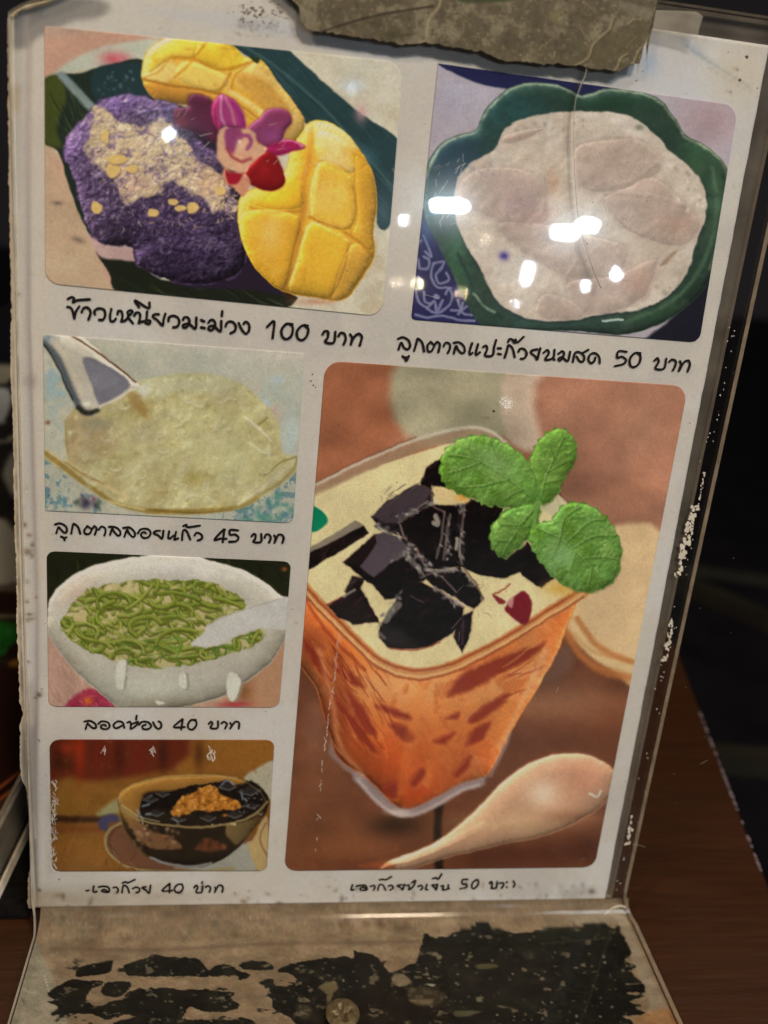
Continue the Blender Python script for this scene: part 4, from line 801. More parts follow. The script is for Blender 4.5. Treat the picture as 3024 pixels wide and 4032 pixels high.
# mint
def leaf(P_, base, veins, sd):
    Q = smooth_closed(P_, 5); c0 = Q.mean(0); tn = np.roll(Q, -1, 0) - np.roll(Q, 1, 0); tn /= np.linalg.norm(tn, axis=1)[:, None]; nn_ = np.stack([tn[:, 1], -tn[:, 0]], 1)
    nn_ *= np.sign(((Q - c0) * nn_).sum(1))[:, None]; k_ = np.arange(len(Q)); Q = Q + nn_ * (np.where(k_ % 3 == 0, 8, np.where(k_ % 3 == 1, 2, -5)))[:, None]
    m = p.poly([tuple(a) for a in Q], 0, 3, sm=False, rough=4, rs=14, seed=sd, ret=True)
    p.poly([(x + 3, y + 8) for x, y in P_], (50, 60, 30), 6, .35); p.clip = m
    xs = [q[0] for q in P_]; ys = [q[1] for q in P_]
    p.poly([(0, 0), (1700, 0), (1700, 1200), (0, 1200)], base, 3, sm=False)
    p.tex(70, ((84, 118, 36), (140, 168, 88)), .42, .58, .7, sd); p.tex(15, ((88, 122, 44), (146, 172, 100)), .38, .64, .4, sd + 1)
    for L in veins:
        p.line([(x + 6, y + 8) for x, y in L], 9, (64, 104, 40), 6, .5); p.line(L, 6, (140, 172, 96), 4, .6, taper=True)
    p.clip = None
    p.relief(p.field(36, sd + 3, 3, ridged=True), m, .13); p.relief(p.field(16, sd + 4, 2), m, .05); p.dome(P_, 80, .22, mask=m); p.clip = m
    for L in veins:
        p.line([(x + 5, y + 7) for x, y in L], 8, (62, 92, 32), 6, .45); p.line(L, 5, (158, 180, 104), 4, .55, taper=True)
        a0, b0 = np.array(L[0], float), np.array(L[-1], float); d0 = (b0 - a0)
        for t_ in np.arange(.15, .95, .13):      # side ribs
            c0_ = a0 + d0 * t_; n0 = np.array([-d0[1], d0[0]]) / np.linalg.norm(d0)
            for sg in (-1, 1): e0_ = c0_ + d0 / np.linalg.norm(d0) * 26 + n0 * sg * 40; p.line([tuple(c0_ + [3, 5]), tuple(e0_ + [3, 5])], 5, (70, 100, 34), 5, .35); p.line([tuple(c0_), tuple(e0_)], 3, (150, 176, 96), 3, .35)
    p.line([tuple(a) for a in Q] + [tuple(Q[0])], 5, (66, 90, 30), 5, .35, sm=False); p.clip = None
leaf([(1140, 180), (1170, 120), (1230, 62), (1300, 50), (1358, 110), (1362, 200), (1310, 290), (1255, 390), (1190, 425), (1140, 340), (1115, 260)], (106, 142, 62), [[(1180, 400), (1220, 260), (1300, 90)], [(1220, 260), (1170, 200)], [(1220, 260), (1310, 210)], [(1250, 190), (1220, 120)], [(1205, 320), (1280, 300)]], 111)
leaf([(680, 255), (700, 170), (790, 97), (900, 84), (1000, 118), (1100, 185), (1150, 280), (1175, 380), (1120, 450), (1000, 442), (900, 432), (860, 402), (770, 372), (700, 322)], (110, 148, 68), [[(1150, 400), (1020, 300), (860, 200), (720, 180)], [(1020, 300), (960, 200), (930, 110)], [(900, 225), (820, 140)], [(1020, 300), (900, 330), (760, 340)], [(880, 215), (780, 250), (710, 270)], [(1090, 350), (1000, 400)]], 113)
leaf([(1010, 462), (1160, 428), (1182, 480), (1132, 590), (1052, 662), (1000, 700), (942, 652), (932, 562)], (102, 140, 66), [[(1150, 450), (1060, 560), (990, 680)], [(1080, 530), (980, 530)], [(1060, 560), (1110, 600)], [(1030, 610), (960, 610)]], 115)
leaf([(1150, 530), (1240, 505), (1300, 432), (1400, 422), (1500, 478), (1560, 560), (1592, 655), (1562, 800), (1480, 857), (1380, 866), (1260, 800), (1170, 700), (1130, 610)], (108, 148, 72), [[(1160, 540), (1280, 600), (1400, 700), (1500, 840)], [(1280, 600), (1300, 500), (1380, 440)], [(1340, 645), (1450, 590), (1560, 580)], [(1400, 700), (1500, 690), (1580, 700)], [(1280, 600), (1240, 700)], [(1360, 665), (1330, 770)], [(1440, 750), (1420, 840)], [(1310, 620), (1420, 520), (1500, 500)]], 117)
p.blob((960, 220), 120, 60, (160, 190, 134), .45, 30); p.blob((1290, 690), 90, 70, (156, 190, 140), .45); p.blob((1170, 400), 40, 60, (92, 140, 60), .6)
p.line([(1170, 420), (1160, 480), (1150, 550)], 18, (110, 150, 70), 5)
finish('printed_photo', W, p, 'printed photo of orange iced tea with black jelly cubes and mint, largest on the card')

# ---- the paper sheet itself: torn left edge, grime, folded margin with painted shade
tornS = np.array([(330, -70), (190, 0), (114, 17), (70, 36), (33, 63), (29, 130), (30, 200), (32, 400), (34, 600), (36, 800), (38, 886), (41, 1050), (44, 1203), (41, 1393), (43, 1517), (50, 1680), (54, 1897), (57, 2115), (62, 2196), (65, 2332), (64, 2459), (71, 2576), (75, 2694), (76, 2765), (94, 2812), (79, 2847), (78, 2988), (85, 3076), (105, 3106), (112, 3176), (118, 3241), (121, 3311), (121, 3400), (112, 3453), (110, 3540), (112, 3611), (136, 3626), (140, 3700)], float)
tu, tv = card_uv(tornS[:, 0], tornS[:, 1]); od = np.argsort(tv); tu, tv = tu[od], tv[od]
rows = np.concatenate([np.linspace(-16, 160, 330), np.linspace(160.6, 179.6, 45)])
gl = np.random.RandomState(2)
lu = np.interp(rows, tv, tu) + (fbm(rows * 7, rows * 0, 3, 5, 4) - .5) * .55
topu = np.interp(rows, [-16, -15.6, -15.2], [100, 100, -9]) ; lu = np.where(rows < -15.3, np.maximum(lu, -9), lu)
S = np.linspace(0, 1, 300); S = np.where(S < .25, S / .25 * .10, .10 + (S - .25) / .75 * .90)
U = lu[:, None] + (133.8 + (fbm(rows * 5, rows * 0 + 9, 20, 8, 2) - .5)[:, None] * .25 - lu[:, None]) * S[None]
V = np.repeat(rows[:, None], len(S), 1)
px, py = project(card(U, V, 0.0))
# shallow folds of the laminated margin and a slight wave of the sheet
fold_c = np.interp(py, [0, 1300, 2400, 3000, 3700], [112, 110, 140, 140, 150])
hgt = 0.22 * np.exp(-((px - fold_c + 26) / 20) ** 2) - 0.16 * np.exp(-((px - fold_c) / 10) ** 2)
Wp = card(U, V, hgt - 0.02)
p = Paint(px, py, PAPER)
p.tex(260, ((186, 176, 164), (202, 194, 184)), .44, .56, .7, 121); p.tex(40, ((184, 172, 154), None), .34, .7, .3, 122)
p.poly([(-50, -50), (230, -50), (240, 300), (200, 1300), (200, 2300), (-50, 2300)], (200, 184, 160), 40, .4)
p.blob((2700, 420), 300, 260, (196, 196, 200), .6); p.blob((2900, 300), 120, 140, (190, 172, 140), .5)
# corner scuff, grey
p.poly([(20, 60), (120, 10), (260, -10), (420, 10), (400, 60), (260, 90), (180, 130), (120, 175), (60, 190), (30, 170)], (134, 126, 116), 16, .9, rough=14, rs=50)
p.poly([(20, 60), (110, 10), (190, -8), (200, 10), (120, 40), (60, 70), (44, 150), (24, 160)], (178, 158, 118), 8, .8)
p.line([(60, 100), (100, 60), (160, 50)], 26, (110, 108, 104), 12, .6)
p.poly([(560, 40), (1000, 60), (1500, 150), (1540, 240), (1100, 140), (900, 110)], (186, 182, 180), 24, .6)
# margin bands: backing card grey, plus fold shade and shadow lines painted in
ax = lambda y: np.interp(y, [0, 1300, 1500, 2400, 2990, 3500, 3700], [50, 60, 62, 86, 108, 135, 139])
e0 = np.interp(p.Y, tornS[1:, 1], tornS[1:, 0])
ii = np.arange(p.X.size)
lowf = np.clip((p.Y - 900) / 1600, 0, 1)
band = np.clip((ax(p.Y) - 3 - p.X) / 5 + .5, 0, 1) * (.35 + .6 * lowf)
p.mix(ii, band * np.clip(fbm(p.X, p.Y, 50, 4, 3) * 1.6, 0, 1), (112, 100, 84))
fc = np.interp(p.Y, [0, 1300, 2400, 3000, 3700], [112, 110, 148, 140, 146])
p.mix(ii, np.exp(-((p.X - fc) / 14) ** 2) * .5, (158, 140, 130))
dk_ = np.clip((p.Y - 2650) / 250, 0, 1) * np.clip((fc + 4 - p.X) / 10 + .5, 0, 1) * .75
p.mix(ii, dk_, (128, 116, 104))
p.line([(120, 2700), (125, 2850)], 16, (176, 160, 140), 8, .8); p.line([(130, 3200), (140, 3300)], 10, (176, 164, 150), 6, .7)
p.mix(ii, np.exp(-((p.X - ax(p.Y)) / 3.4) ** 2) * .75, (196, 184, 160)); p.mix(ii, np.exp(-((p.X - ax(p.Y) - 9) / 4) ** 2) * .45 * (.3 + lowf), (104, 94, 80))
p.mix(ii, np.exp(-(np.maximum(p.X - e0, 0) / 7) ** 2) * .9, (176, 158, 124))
p.frame(0, 1300, .543)
for c in [(178, 1410, 20, 20, (96, 66, 56)), (180, 1275, 5, 5, (60, 50, 40)), (212, 1485, 22, 16, (130, 96, 84)), (235, 1555, 18, 16, (100, 76, 66)), (200, 1605, 42, 26, (120, 92, 72)), (232, 1640, 16, 12, (100, 72, 56)), (195, 1140, 16, 14, (176, 146, 120)), (345, 668, 18, 16, (112, 82, 60)), (195, 1965, 20, 12, (110, 88, 60)), (262, 1940, 12, 9, (120, 92, 60)), (195, 2100, 30, 16, (120, 104, 84)), (180, 380, 6, 6, (110, 90, 70)), (225, 370, 50, 60, (160, 140, 128)), (200, 1820, 20, 16, (150, 134, 120))]:
    p.blob(c[:2], c[2], c[3], c[4], .8)
p.frame(0, 0, .6331)
p.blob((110, 1830), 22, 12, (140, 116, 76), .8); p.blob((90, 640), 40, 70, (172, 150, 120), .7); p.blob((110, 560), 30, 40, (170, 148, 120), .6)
p.frame(0, 2400, .588)
for c in [(262, 572, 22, 14, (60, 52, 36)), (280, 540, 10, 8, (90, 76, 60)), (240, 590, 16, 6, (90, 76, 60)), (190, 350, 14, 10, (110, 96, 76)), (262, 1882, 16, 12, (70, 44, 32)), (395, 1915, 30, 16, (130, 104, 76)), (262, 880, 7, 6, (60, 50, 40)), (198, 30, 24, 12, (110, 92, 70)), (210, 60, 30, 12, (140, 120, 96))]:
    p.blob(c[:2], c[2], c[3], c[4], .85)
# dirty lower edge
p.frame(0, 0, 1)
p.mix(ii, np.clip((p.Y - 3560 + (fbm(p.X, p.Y, 160, 31, 4) - .5) * 90) / 60, 0, 1) * .55, (170, 150, 124))
p.mix(ii, np.clip((p.Y - 3470) / 60, 0, 1) * np.clip((1100 - p.X) / 900, 0, 1) * (.45 + .6 * (fbm(p.X, p.Y * 3, 120, 35, 4) - .4)), (150, 128, 98))
p.mix(ii, np.exp(-((p.Y - 3585 + p.X * .009) / 9) ** 2) * .35, (206, 200, 190))
p.speck(90, (160, 2400), (3480, 3620), (3, 9), [(110, 84, 60), (140, 112, 84), (80, 60, 44)], 124, .6, 2.2)
for c in [(960, 3550), (1330, 3572), (1860, 3566), (1880, 3574), (1840, 3578), (1500, 3570), (1100, 3558)]: p.blob(c, 14, 9, (100, 72, 50), .7)
p.frame(1200, 3450, .6028); p.speck(40, (1000, 1900), (40, 250), (4, 12), [(176, 170, 164), (200, 194, 188)], 125, .7, 2); p.frame(0, 0, 1)
p.blob((2260, 3520), 60, 40, (160, 152, 144), .5); p.blob((2330, 3510), 14, 12, (90, 80, 70), .8); p.speck(22, (2050, 2380), (3470, 3560), (5, 14), [(206, 200, 194), (160, 150, 140)], 126, .7, 2)
# bluish shade beside the tape painted into the paper, with grey lines, top right
p.blob((2560, 250), 40, 60, (160, 170, 184), .7); p.blob((2740, 200), 90, 16, (160, 168, 176), .6, 40); p.line([(2700, 180), (2790, 240), (2960, 350)], 8, (150, 146, 140), 5, .6); p.line([(2780, 260), (2980, 380)], 5, (170, 162, 150), 4, .6)
p.line([(1300, 100), (1420, 220)], 26, (176, 172, 170), 16, .5); p.line([(560, 130), (640, 150), (700, 20)], 12, (178, 172, 166), 10, .4)
for sd, xr, yr, nn in [(131, (150, 3000), (0, 3600), 60)]:
    p.speck(nn, xr, yr, (2, 4), [(90, 70, 50), (120, 96, 70)], sd, .6)
sheet = finish('paper_sheet', Wp, p, 'off white paper with a torn, grimy left margin and painted fold shade', MAT_PAPER, grain=.012)

# ---- hand lettering, every stroke its own ribbon
def ribbon_mesh(name, strokes, mat, parent, h=0.2, label=None, kind=None):
    V_, F_ = [], []
    for k, (P, wd) in enumerate(strokes):
        P = smooth_open(P, 6) if len(P) > 2 else np.array([P[0], (np.array(P[0]) + np.array(P[1])) / 2, P[1]], float)
        n = len(P); Tn = np.gradient(P, axis=0); Tn /= np.linalg.norm(Tn, axis=1)[:, None] + 1e-9
        Nn = np.stack([-Tn[:, 1], Tn[:, 0]], 1)
        g = np.random.RandomState(len(P) * 7 + k); ww = wd / 2 * (1 + .10 * np.interp(np.arange(n), np.arange(0, n + 3, 3), g.uniform(-1, 1, len(np.arange(0, n + 3, 3)))))
        L = P + Nn * ww[:, None]; Rr = P - Nn * ww[:, None]
        def cap(c, t, r):
            a0 = math.atan2(t[1], t[0]); return [c + r * np.array([math.cos(a0 + q), math.sin(a0 + q)]) for q in (-1.05, -.52, 0, .52, 1.05)]
        outl = list(L) + cap(P[-1], Tn[-1], ww[-1])[::-1] + list(Rr[::-1]) + cap(P[0], -Tn[0], ww[0])[::-1]
        b = len(V_); hh = h + k * 0.0015
        pts = np.array(outl); u_, v_ = card_uv(pts[:, 0], pts[:, 1]); V_ += list(card(u_, v_, hh))
        nL, nc = n, 5
        for i in range(n - 1):
            F_.append((b + i, b + i + 1, b + nL + nc + (n - 2 - i), b + nL + nc + (n - 1 - i)))
        F_.append(tuple(b + i for i in range(nL - 1, nL + nc + 1)))
        F_.append(tuple([b + nL + nc + n - 1] + [b + nL + nc + n + i for i in range(5)] + [b]))
    o = mesh(name, V_, F_, mat, parent)
    if label: o['label'] = label
    if kind: o['kind'] = kind
    return o
def cap_strokes(frames):
    out = []
    for (ox, oy, k, wd, ss) in frames:
        for P in ss: out.append(([(x * k + ox, y * k + oy) for x, y in P], wd * k * 1.1))
    return out
C1 = cap_strokes([(240, 1140, .3617, 27, [[(72, 188), (105, 195), (130, 235), (148, 312)], [(148, 312), (165, 240), (202, 182)], [(75, 102), (118, 82), (145, 98), (132, 140), (180, 116), (315, 106)], [(228, 245), (250, 202), (295, 198), (325, 250), (302, 325)], [(372, 268), (368, 232), (410, 205), (468, 218), (484, 275), (460, 326), (418, 328)],
    [(550, 212), (536, 290), (545, 342), (578, 342), (598, 318)], [(618, 268), (625, 235), (660, 238), (672, 290), (658, 345)], [(658, 345), (702, 335), (735, 290), (728, 245), (760, 225), (780, 245), (735, 295), (755, 330), (785, 366)], [(800, 282), (822, 252), (860, 258), (862, 310), (848, 362)], [(848, 362), (895, 345), (928, 340), (940, 240)], [(928, 330), (972, 340), (965, 370), (925, 366)],
    [(852, 190), (808, 125), (835, 132), (956, 202), (965, 142)], [(1066, 268), (1022, 268), (1003, 295), (1050, 332), (1108, 392), (1118, 330), (1138, 262)], [(1172, 342), (1180, 302), (1222, 284), (1272, 304), (1290, 352), (1268, 400), (1225, 410)], [(1330, 328), (1345, 302), (1382, 304), (1400, 348), (1372, 405), (1338, 412), (1332, 385), (1395, 372), (1465, 425), (1475, 305)], [(1528, 330), (1560, 345)], [(1528, 410), (1566, 418)]]),
    (820, 1200, .3978, 24, [[(2, 178), (22, 152), (55, 154), (70, 200), (42, 246), (6, 245), (12, 215), (60, 212), (122, 262), (130, 160)], [(140, 62), (136, 108)], [(172, 213), (192, 172), (240, 168), (272, 210), (262, 258), (222, 280)], [(302, 180), (330, 240), (370, 284), (402, 258), (404, 195), (372, 168), (350, 188)], [(582, 218), (652, 165), (638, 328)],
    [(832, 192), (772, 190), (726, 250), (736, 318), (780, 338), (826, 300), (836, 220), (800, 186)], [(986, 205), (930, 205), (880, 260), (886, 328), (930, 348), (976, 308), (990, 240), (955, 205)], [(1132, 292), (1152, 262), (1184, 266), (1184, 320), (1158, 368), (1242, 372), (1258, 268)], [(1290, 308), (1312, 277), (1348, 288), (1360, 340), (1340, 392)], [(1405, 292), (1425, 330), (1412, 392)], [(1418, 370), (1450, 312), (1492, 287), (1520, 320), (1500, 400)]])])
C2 = cap_strokes([(1540, 1280, .3617, 24, [[(75, 148), (130, 132), (188, 165), (206, 225), (180, 262), (140, 245), (108, 190), (80, 265)], [(125, 338), (150, 358), (165, 388), (192, 336)], [(135, 350), (178, 352)], [(250, 278), (275, 195), (290, 148), (338, 192), (358, 285)], [(430, 182), (470, 212), (500, 182), (530, 212), (514, 292)], [(430, 182), (396, 222), (402, 283), (440, 280), (470, 225)],
    [(572, 228), (592, 192), (634, 202), (640, 250), (616, 302)], [(682, 192), (740, 187), (792, 232), (798, 290), (768, 303), (728, 268), (706, 225), (682, 308)], [(880, 197), (852, 290), (862, 318), (885, 300)], [(945, 207), (922, 300), (932, 322), (965, 295)], [(1000, 238), (1030, 222), (1045, 260), (1022, 330), (1102, 328), (1120, 240), (1142, 162)], [(1162, 250), (1194, 252)], [(1162, 310), (1194, 316)],
    [(1236, 352), (1260, 272), (1277, 218), (1320, 252), (1345, 348)], [(1272, 185), (1286, 152), (1318, 157), (1342, 192), (1352, 155), (1372, 188), (1442, 126)], [(1385, 288), (1402, 257), (1450, 262), (1474, 310), (1450, 358), (1412, 365)], [(1590, 262), (1535, 275), (1522, 300), (1568, 340), (1588, 372), (1606, 310), (1622, 252)]]),
    (2120, 1320, .3858, 21, [[(50, 178), (88, 150), (105, 182), (68, 248), (148, 230), (163, 147)], [(148, 230), (163, 250)], [(202, 188), (240, 162), (260, 190), (222, 258), (202, 240), (240, 222), (298, 262), (322, 167)], [(350, 270), (372, 182), (420, 172), (463, 212), (458, 263), (420, 263), (388, 215)], [(440, 185), (508, 147)], [(578, 228), (568, 262), (532, 283), (507, 240), (532, 192), (580, 183), (618, 222), (624, 283)],
    [(898, 167), (817, 162), (802, 228), (850, 217), (892, 250), (868, 290), (778, 313)], [(1038, 182), (980, 182), (932, 240), (937, 308), (980, 322), (1028, 280), (1040, 212), (1012, 180)], [(1182, 258), (1210, 232), (1225, 270), (1192, 338), (1278, 338), (1303, 237)], [(1332, 272), (1360, 247), (1398, 262), (1394, 310), (1370, 358)], [(1442, 265), (1452, 300), (1432, 362)], [(1438, 350), (1480, 278), (1528, 257), (1543, 300), (1520, 368)]])])
C3 = cap_strokes([(200, 2030, .3617, 22, [[(47, 95), (100, 82), (162, 112), (178, 165), (150, 183), (112, 150), (85, 125), (62, 188)], [(115, 225), (148, 240), (174, 232)], [(152, 265), (148, 240)], [(225, 193), (236, 132), (250, 88), (298, 122), (323, 193)], [(400, 112), (450, 142), (475, 112), (500, 142), (482, 203)], [(400, 112), (366, 160), (382, 198), (428, 190), (450, 142)], [(525, 150), (552, 118), (590, 132), (598, 170), (585, 213)],
    [(636, 120), (700, 122), (752, 160), (758, 203), (730, 213), (690, 172), (670, 142), (647, 208)], [(790, 132), (858, 127), (908, 170), (918, 213), (890, 228), (850, 187), (832, 152), (802, 228)], [(950, 188), (982, 147), (1050, 142), (1088, 180), (1068, 228), (1012, 240), (982, 205), (1012, 177), (1038, 190)], [(1190, 162), (1142, 167), (1122, 190), (1170, 212), (1213, 248), (1228, 162)], [(1290, 167), (1280, 240), (1308, 243)], [(1365, 172), (1352, 240), (1348, 258), (1388, 245)], [(1300, 243), (1345, 212)],
    [(1430, 263), (1442, 162), (1480, 167), (1520, 258)], [(1445, 110), (1480, 96), (1490, 123), (1625, 106)], [(1566, 213), (1590, 183), (1638, 202), (1648, 245), (1602, 268)]]),
    (700, 2050, .2712, 30, [[(685, 130), (660, 132), (532, 273), (620, 257), (708, 260)], [(676, 132), (655, 306)], [(878, 136), (762, 132), (762, 200), (830, 197), (882, 240), (848, 293), (748, 303)], [(1072, 223), (1100, 192), (1130, 202), (1125, 260), (1098, 303), (1208, 303), (1213, 187)], [(1262, 243), (1282, 197), (1330, 202), (1350, 250), (1327, 312)], [(1402, 212), (1420, 250), (1406, 318)], [(1412, 300), (1460, 203), (1518, 207), (1538, 255), (1520, 318)]])])
C4 = cap_strokes([(310, 2800, .3978, 19, [[(57, 100), (110, 92), (162, 120), (173, 158), (140, 163), (102, 132), (88, 118), (70, 173)], [(195, 123), (230, 97), (288, 107), (308, 145), (280, 173), (232, 168), (222, 140), (258, 131), (270, 143)], [(430, 140), (392, 160), (360, 163), (347, 130), (390, 97), (438, 112), (453, 163)], [(482, 110), (510, 102), (520, 130), (516, 173), (568, 140), (588, 102), (540, 120)], [(574, 42), (570, 80)],
    [(597, 133), (630, 102), (688, 107), (718, 145), (690, 173), (642, 173), (632, 145), (663, 131)], [(737, 107), (760, 150), (790, 173), (818, 150), (813, 112), (790, 97)], [(1025, 77), (942, 153), (1050, 153)], [(1030, 77), (1015, 178)], [(1158, 82), (1110, 87), (1082, 130), (1090, 168), (1128, 178), (1163, 140), (1163, 97), (1132, 82)], [(1287, 123), (1310, 102), (1325, 120), (1307, 163), (1373, 163), (1380, 97)], [(1412, 118), (1440, 102), (1468, 125), (1450, 168)], [(1500, 112), (1514, 140), (1500, 168)], [(1506, 158), (1550, 102), (1588, 112), (1585, 168)]])])
C5 = cap_strokes([(330, 3440, .3496, 20, [[(28, 188), (60, 182)], [(115, 135), (106, 190), (128, 203), (148, 195)], [(168, 145), (220, 137), (278, 150), (288, 198), (240, 203), (204, 190), (230, 172), (278, 203)], [(332, 153), (368, 147), (390, 180), (376, 208)], [(432, 208), (446, 132), (488, 142), (513, 208)], [(437, 100), (470, 87), (500, 96), (578, 61)], [(552, 163), (590, 147), (628, 162), (623, 198), (592, 208)], [(700, 142), (657, 152), (700, 180), (738, 213), (753, 127)],
    [(965, 107), (884, 188), (998, 184)], [(970, 107), (965, 208)], [(1108, 112), (1060, 117), (1022, 160), (1040, 203), (1088, 203), (1118, 160), (1110, 120)], [(1242, 153), (1265, 127), (1284, 147), (1267, 203), (1328, 203), (1338, 132)], [(1336, 87), (1331, 103)], [(1372, 148), (1400, 132), (1428, 155), (1415, 203)], [(1477, 147), (1485, 175), (1476, 203)], [(1482, 190), (1520, 128), (1558, 132), (1568, 160), (1560, 203)]])])
C6 = cap_strokes([(1350, 3420, .4219, 16, [[(90, 146), (77, 195), (103, 193)], [(127, 160), (170, 152), (213, 155), (223, 193), (172, 198), (162, 180), (190, 171), (228, 190)], [(257, 163), (290, 152), (299, 175), (285, 198)], [(326, 198), (341, 147), (375, 152), (398, 198)], [(342, 101), (375, 96), (400, 100), (453, 71)], [(426, 158), (455, 152), (469, 175), (441, 197)], [(550, 147), (507, 155), (540, 175), (559, 193), (574, 142)], [(592, 154), (620, 151), (616, 193), (658, 160), (678, 107), (640, 130)],
    [(702, 163), (730, 152), (744, 175), (726, 194)], [(785, 146), (772, 185), (793, 194)], [(870, 146), (832, 151), (858, 175), (869, 193), (884, 142)], [(837, 90), (870, 81), (888, 94), (923, 46)], [(917, 159), (940, 156), (931, 193), (978, 184), (984, 147)], [(978, 184), (992, 182)], [(1163, 96), (1116, 101), (1116, 139), (1150, 141), (1153, 170), (1092, 184)], [(1258, 97), (1217, 120), (1202, 160), (1220, 183), (1258, 150), (1264, 107), (1240, 100)],
    [(1367, 134), (1389, 117), (1390, 168), (1382, 179), (1429, 174), (1439, 117)], [(1461, 134), (1490, 127), (1499, 150), (1481, 178)], [(1530, 120), (1526, 126)], [(1530, 166), (1528, 173)], [(1591, 112), (1604, 140), (1591, 168)]])])
for strokes, lab in [(C1, 'caption ข้าวเหนียวมะม่วง 100 บาท in bold black lettering'), (C2, 'caption ลูกตาลแปะก๊วยนมสด 50 บาท in black lettering'), (C3, 'caption ลูกตาลลอยแก้ว 45 บาท in black lettering'), (C4, 'caption ลอดช่อง 40 บาท in black lettering'), (C5, 'caption เฉาก๊วย 40 บาท in black lettering, its start rubbed'), (C6, 'caption เฉาก๊วยชาเย็น 50 บาท in small black lettering, its last letter worn off')]:
    ribbon_mesh('caption_lettering', strokes, MAT_INK, menu, 0.16, lab)

# ================================================================== THE CLEAR STAND
stand = thing('menu_stand', 'clear acrylic menu stand with cracked front, crumpled brown tape and a black smeared foot', 'menu stand')
TOPV = -20.3
cu_, cv_ = card_uv(np.array([30, 114, 190, 330.]), np.array([63, 17, -2, -60.]))
def left_x(v, base):  # broken top-left corner
    return np.where(v < cv_[0], np.maximum(base, np.interp(-v, -cv_, cu_)), base)
def slab(name, h0, h1, xl, xr, mat, emat, foot=None, parent=stand, label=None):
    """bent clear sheet: card part and, if foot, a bend and a foot plate. h0 inner face, h1 outer face."""
    vs = np.concatenate([np.linspace(TOPV, -3, 24), np.linspace(0, 176.5 if foot else 179.5, 14)])
    A = [card(0, v, h1)[..., :] for v in vs]; B = [card(0, v, h0) for v in vs]
    A = [np.array(a).reshape(3) for a in A]; B = [np.array(b).reshape(3) for b in B]
    XL = list(left_x(vs, xl[0] + (xl[1] - xl[0]) * (vs - TOPV) / 200)); XR = list(np.interp(vs, [TOPV, 20, 178], [xr[0], xr[1], xr[2]]))
    if foot:
        z1, z0, yend = foot
        a0, b0 = A[-1], B[-1]; zt, zb = z1 * MM, z0 * MM
        for k in range(1, 9):       # bend
            t = k / 8; q = lambda s0, c, e: (1 - t) ** 2 * s0 + 2 * t * (1 - t) * c + t * t * e
            ca = np.array([0, a0[1] - 0.0006, zt]); ea = np.array([0, a0[1] - 0.0050, zt])
            cb = np.array([0, b0[1] - 0.0002, zb]); eb = np.array([0, b0[1] - 0.0052, zb])
            A.append(q(a0, ca, ea)); B.append(q(b0, cb, eb)); XL.append(xl[1] + (xl[2] - xl[1]) * t); XR.append(xr[2] + (xr[3] - xr[2]) * t)
        for y in np.linspace(A[-1][1], yend * MM, 6)[1:]:
            A.append(np.array([0, y, zt])); B.append(np.array([0, y, zb])); XL.append(xl[2]); XR.append(xr[3])
    n = len(A); V_ = []
    for k in range(n):
        for Pp, X in ((A[k], XL[k]), (A[k], XR[k]), (B[k], XR[k]), (B[k], XL[k])): V_.append((X * MM, Pp[1], Pp[2]))
    F_, mi_ = [], []
    for k in range(n - 1):
        b = 4 * k; c = b + 4
        F_ += [(b, c, c + 1, b + 1), (b + 1, c + 1, c + 2, b + 2), (b + 2, c + 2, c + 3, b + 3), (b + 3, c + 3, c, b)]; mi_ += [0, 1, 0, 1]
    F_ += [(0, 1, 2, 3), (4 * n - 1, 4 * n - 2, 4 * n - 3, 4 * n - 4)]; mi_ += [1, 1]
    o = mesh(name, V_, F_, mat, parent); o.data.materials.append(emat)
    if foot: o.data.materials.append(MAT_FOOT); mi_ = [2 if (m_i == 0 and i_ // 4 >= 38) else m_i for i_, m_i in enumerate(mi_)]
    o.data.polygons.foreach_set('material_index', mi_)
    if label: o['label'] = label
    return o
slab('front_panel', .35, 1.9, (-4.9, -4.0, -2.6), (141.2, 140.5, 138.2, 140.3), MAT_FRONT, MAT_EDGE, foot=(2.6, .75, -62), label='clear front panel bent forward into the foot')
slab('back_panel', -1.9, -.5, (-4.6, -3.8, 0), (138.4, 137.6, 135.9, 0), MAT_BACK, MAT_EDGE2)

# dirty adhesive film under the foot
fy = np.concatenate([np.linspace(0, 1, 10)[:-1], 1 + np.linspace(0, 1, 250)])
def film_pt(x, t):
    a = np.array(card(0, 179.2, .2)).reshape(3); e = np.array([0, -.0052, .00045])
    if t < 1:
        c = np.array([0, -.0012, .0008]); q = (1 - t) ** 2 * a + 2 * t * (1 - t) * c + t * t * e
    else: q = e + np.array([0, -(t - 1) * .050, 0])
    return q[1], q[2]
yz = np.array([film_pt(0, t) for t in fy]); nxf = 420
xs = np.linspace(-2.4, 140, nxf) * MM
Wf = np.zeros((len(fy), nxf, 3)); Wf[..., 0] = xs[None]; Wf[..., 1] = yz[:, 0:1]; Wf[..., 2] = yz[:, 1:2]
px, py = project(Wf)
p = Paint(px, py, (136, 112, 84)); ii = np.arange(p.X.size)
p.tex(120, ((124, 100, 74), (148, 124, 94)), .42, .56, .8, 141); p.tex(46, ((112, 92, 62), None), .36, .7, .5, 142, stretch=(0, 3)); p.tex(14, ((118, 96, 70), (156, 134, 104)), .36, .66, .45, 143, stretch=(0, 2))
p.line([(200, 3735), (600, 3740), (900, 3725), (1100, 3715), (1400, 3712), (1650, 3706)], 12, (100, 76, 58), 10, .55)
p.speck(46, (150, 2400), (3610, 3720), (6, 20), [(100, 92, 58), (116, 92, 66), (90, 80, 60)], 144, .5, 2.2)
p.speck(26, (1300, 1700), (3600, 3680), (7, 16), [(92, 66, 44), (104, 80, 56)], 145, .7, 1.6); p.blob((1580, 3655), 40, 14, (92, 76, 48), .7)
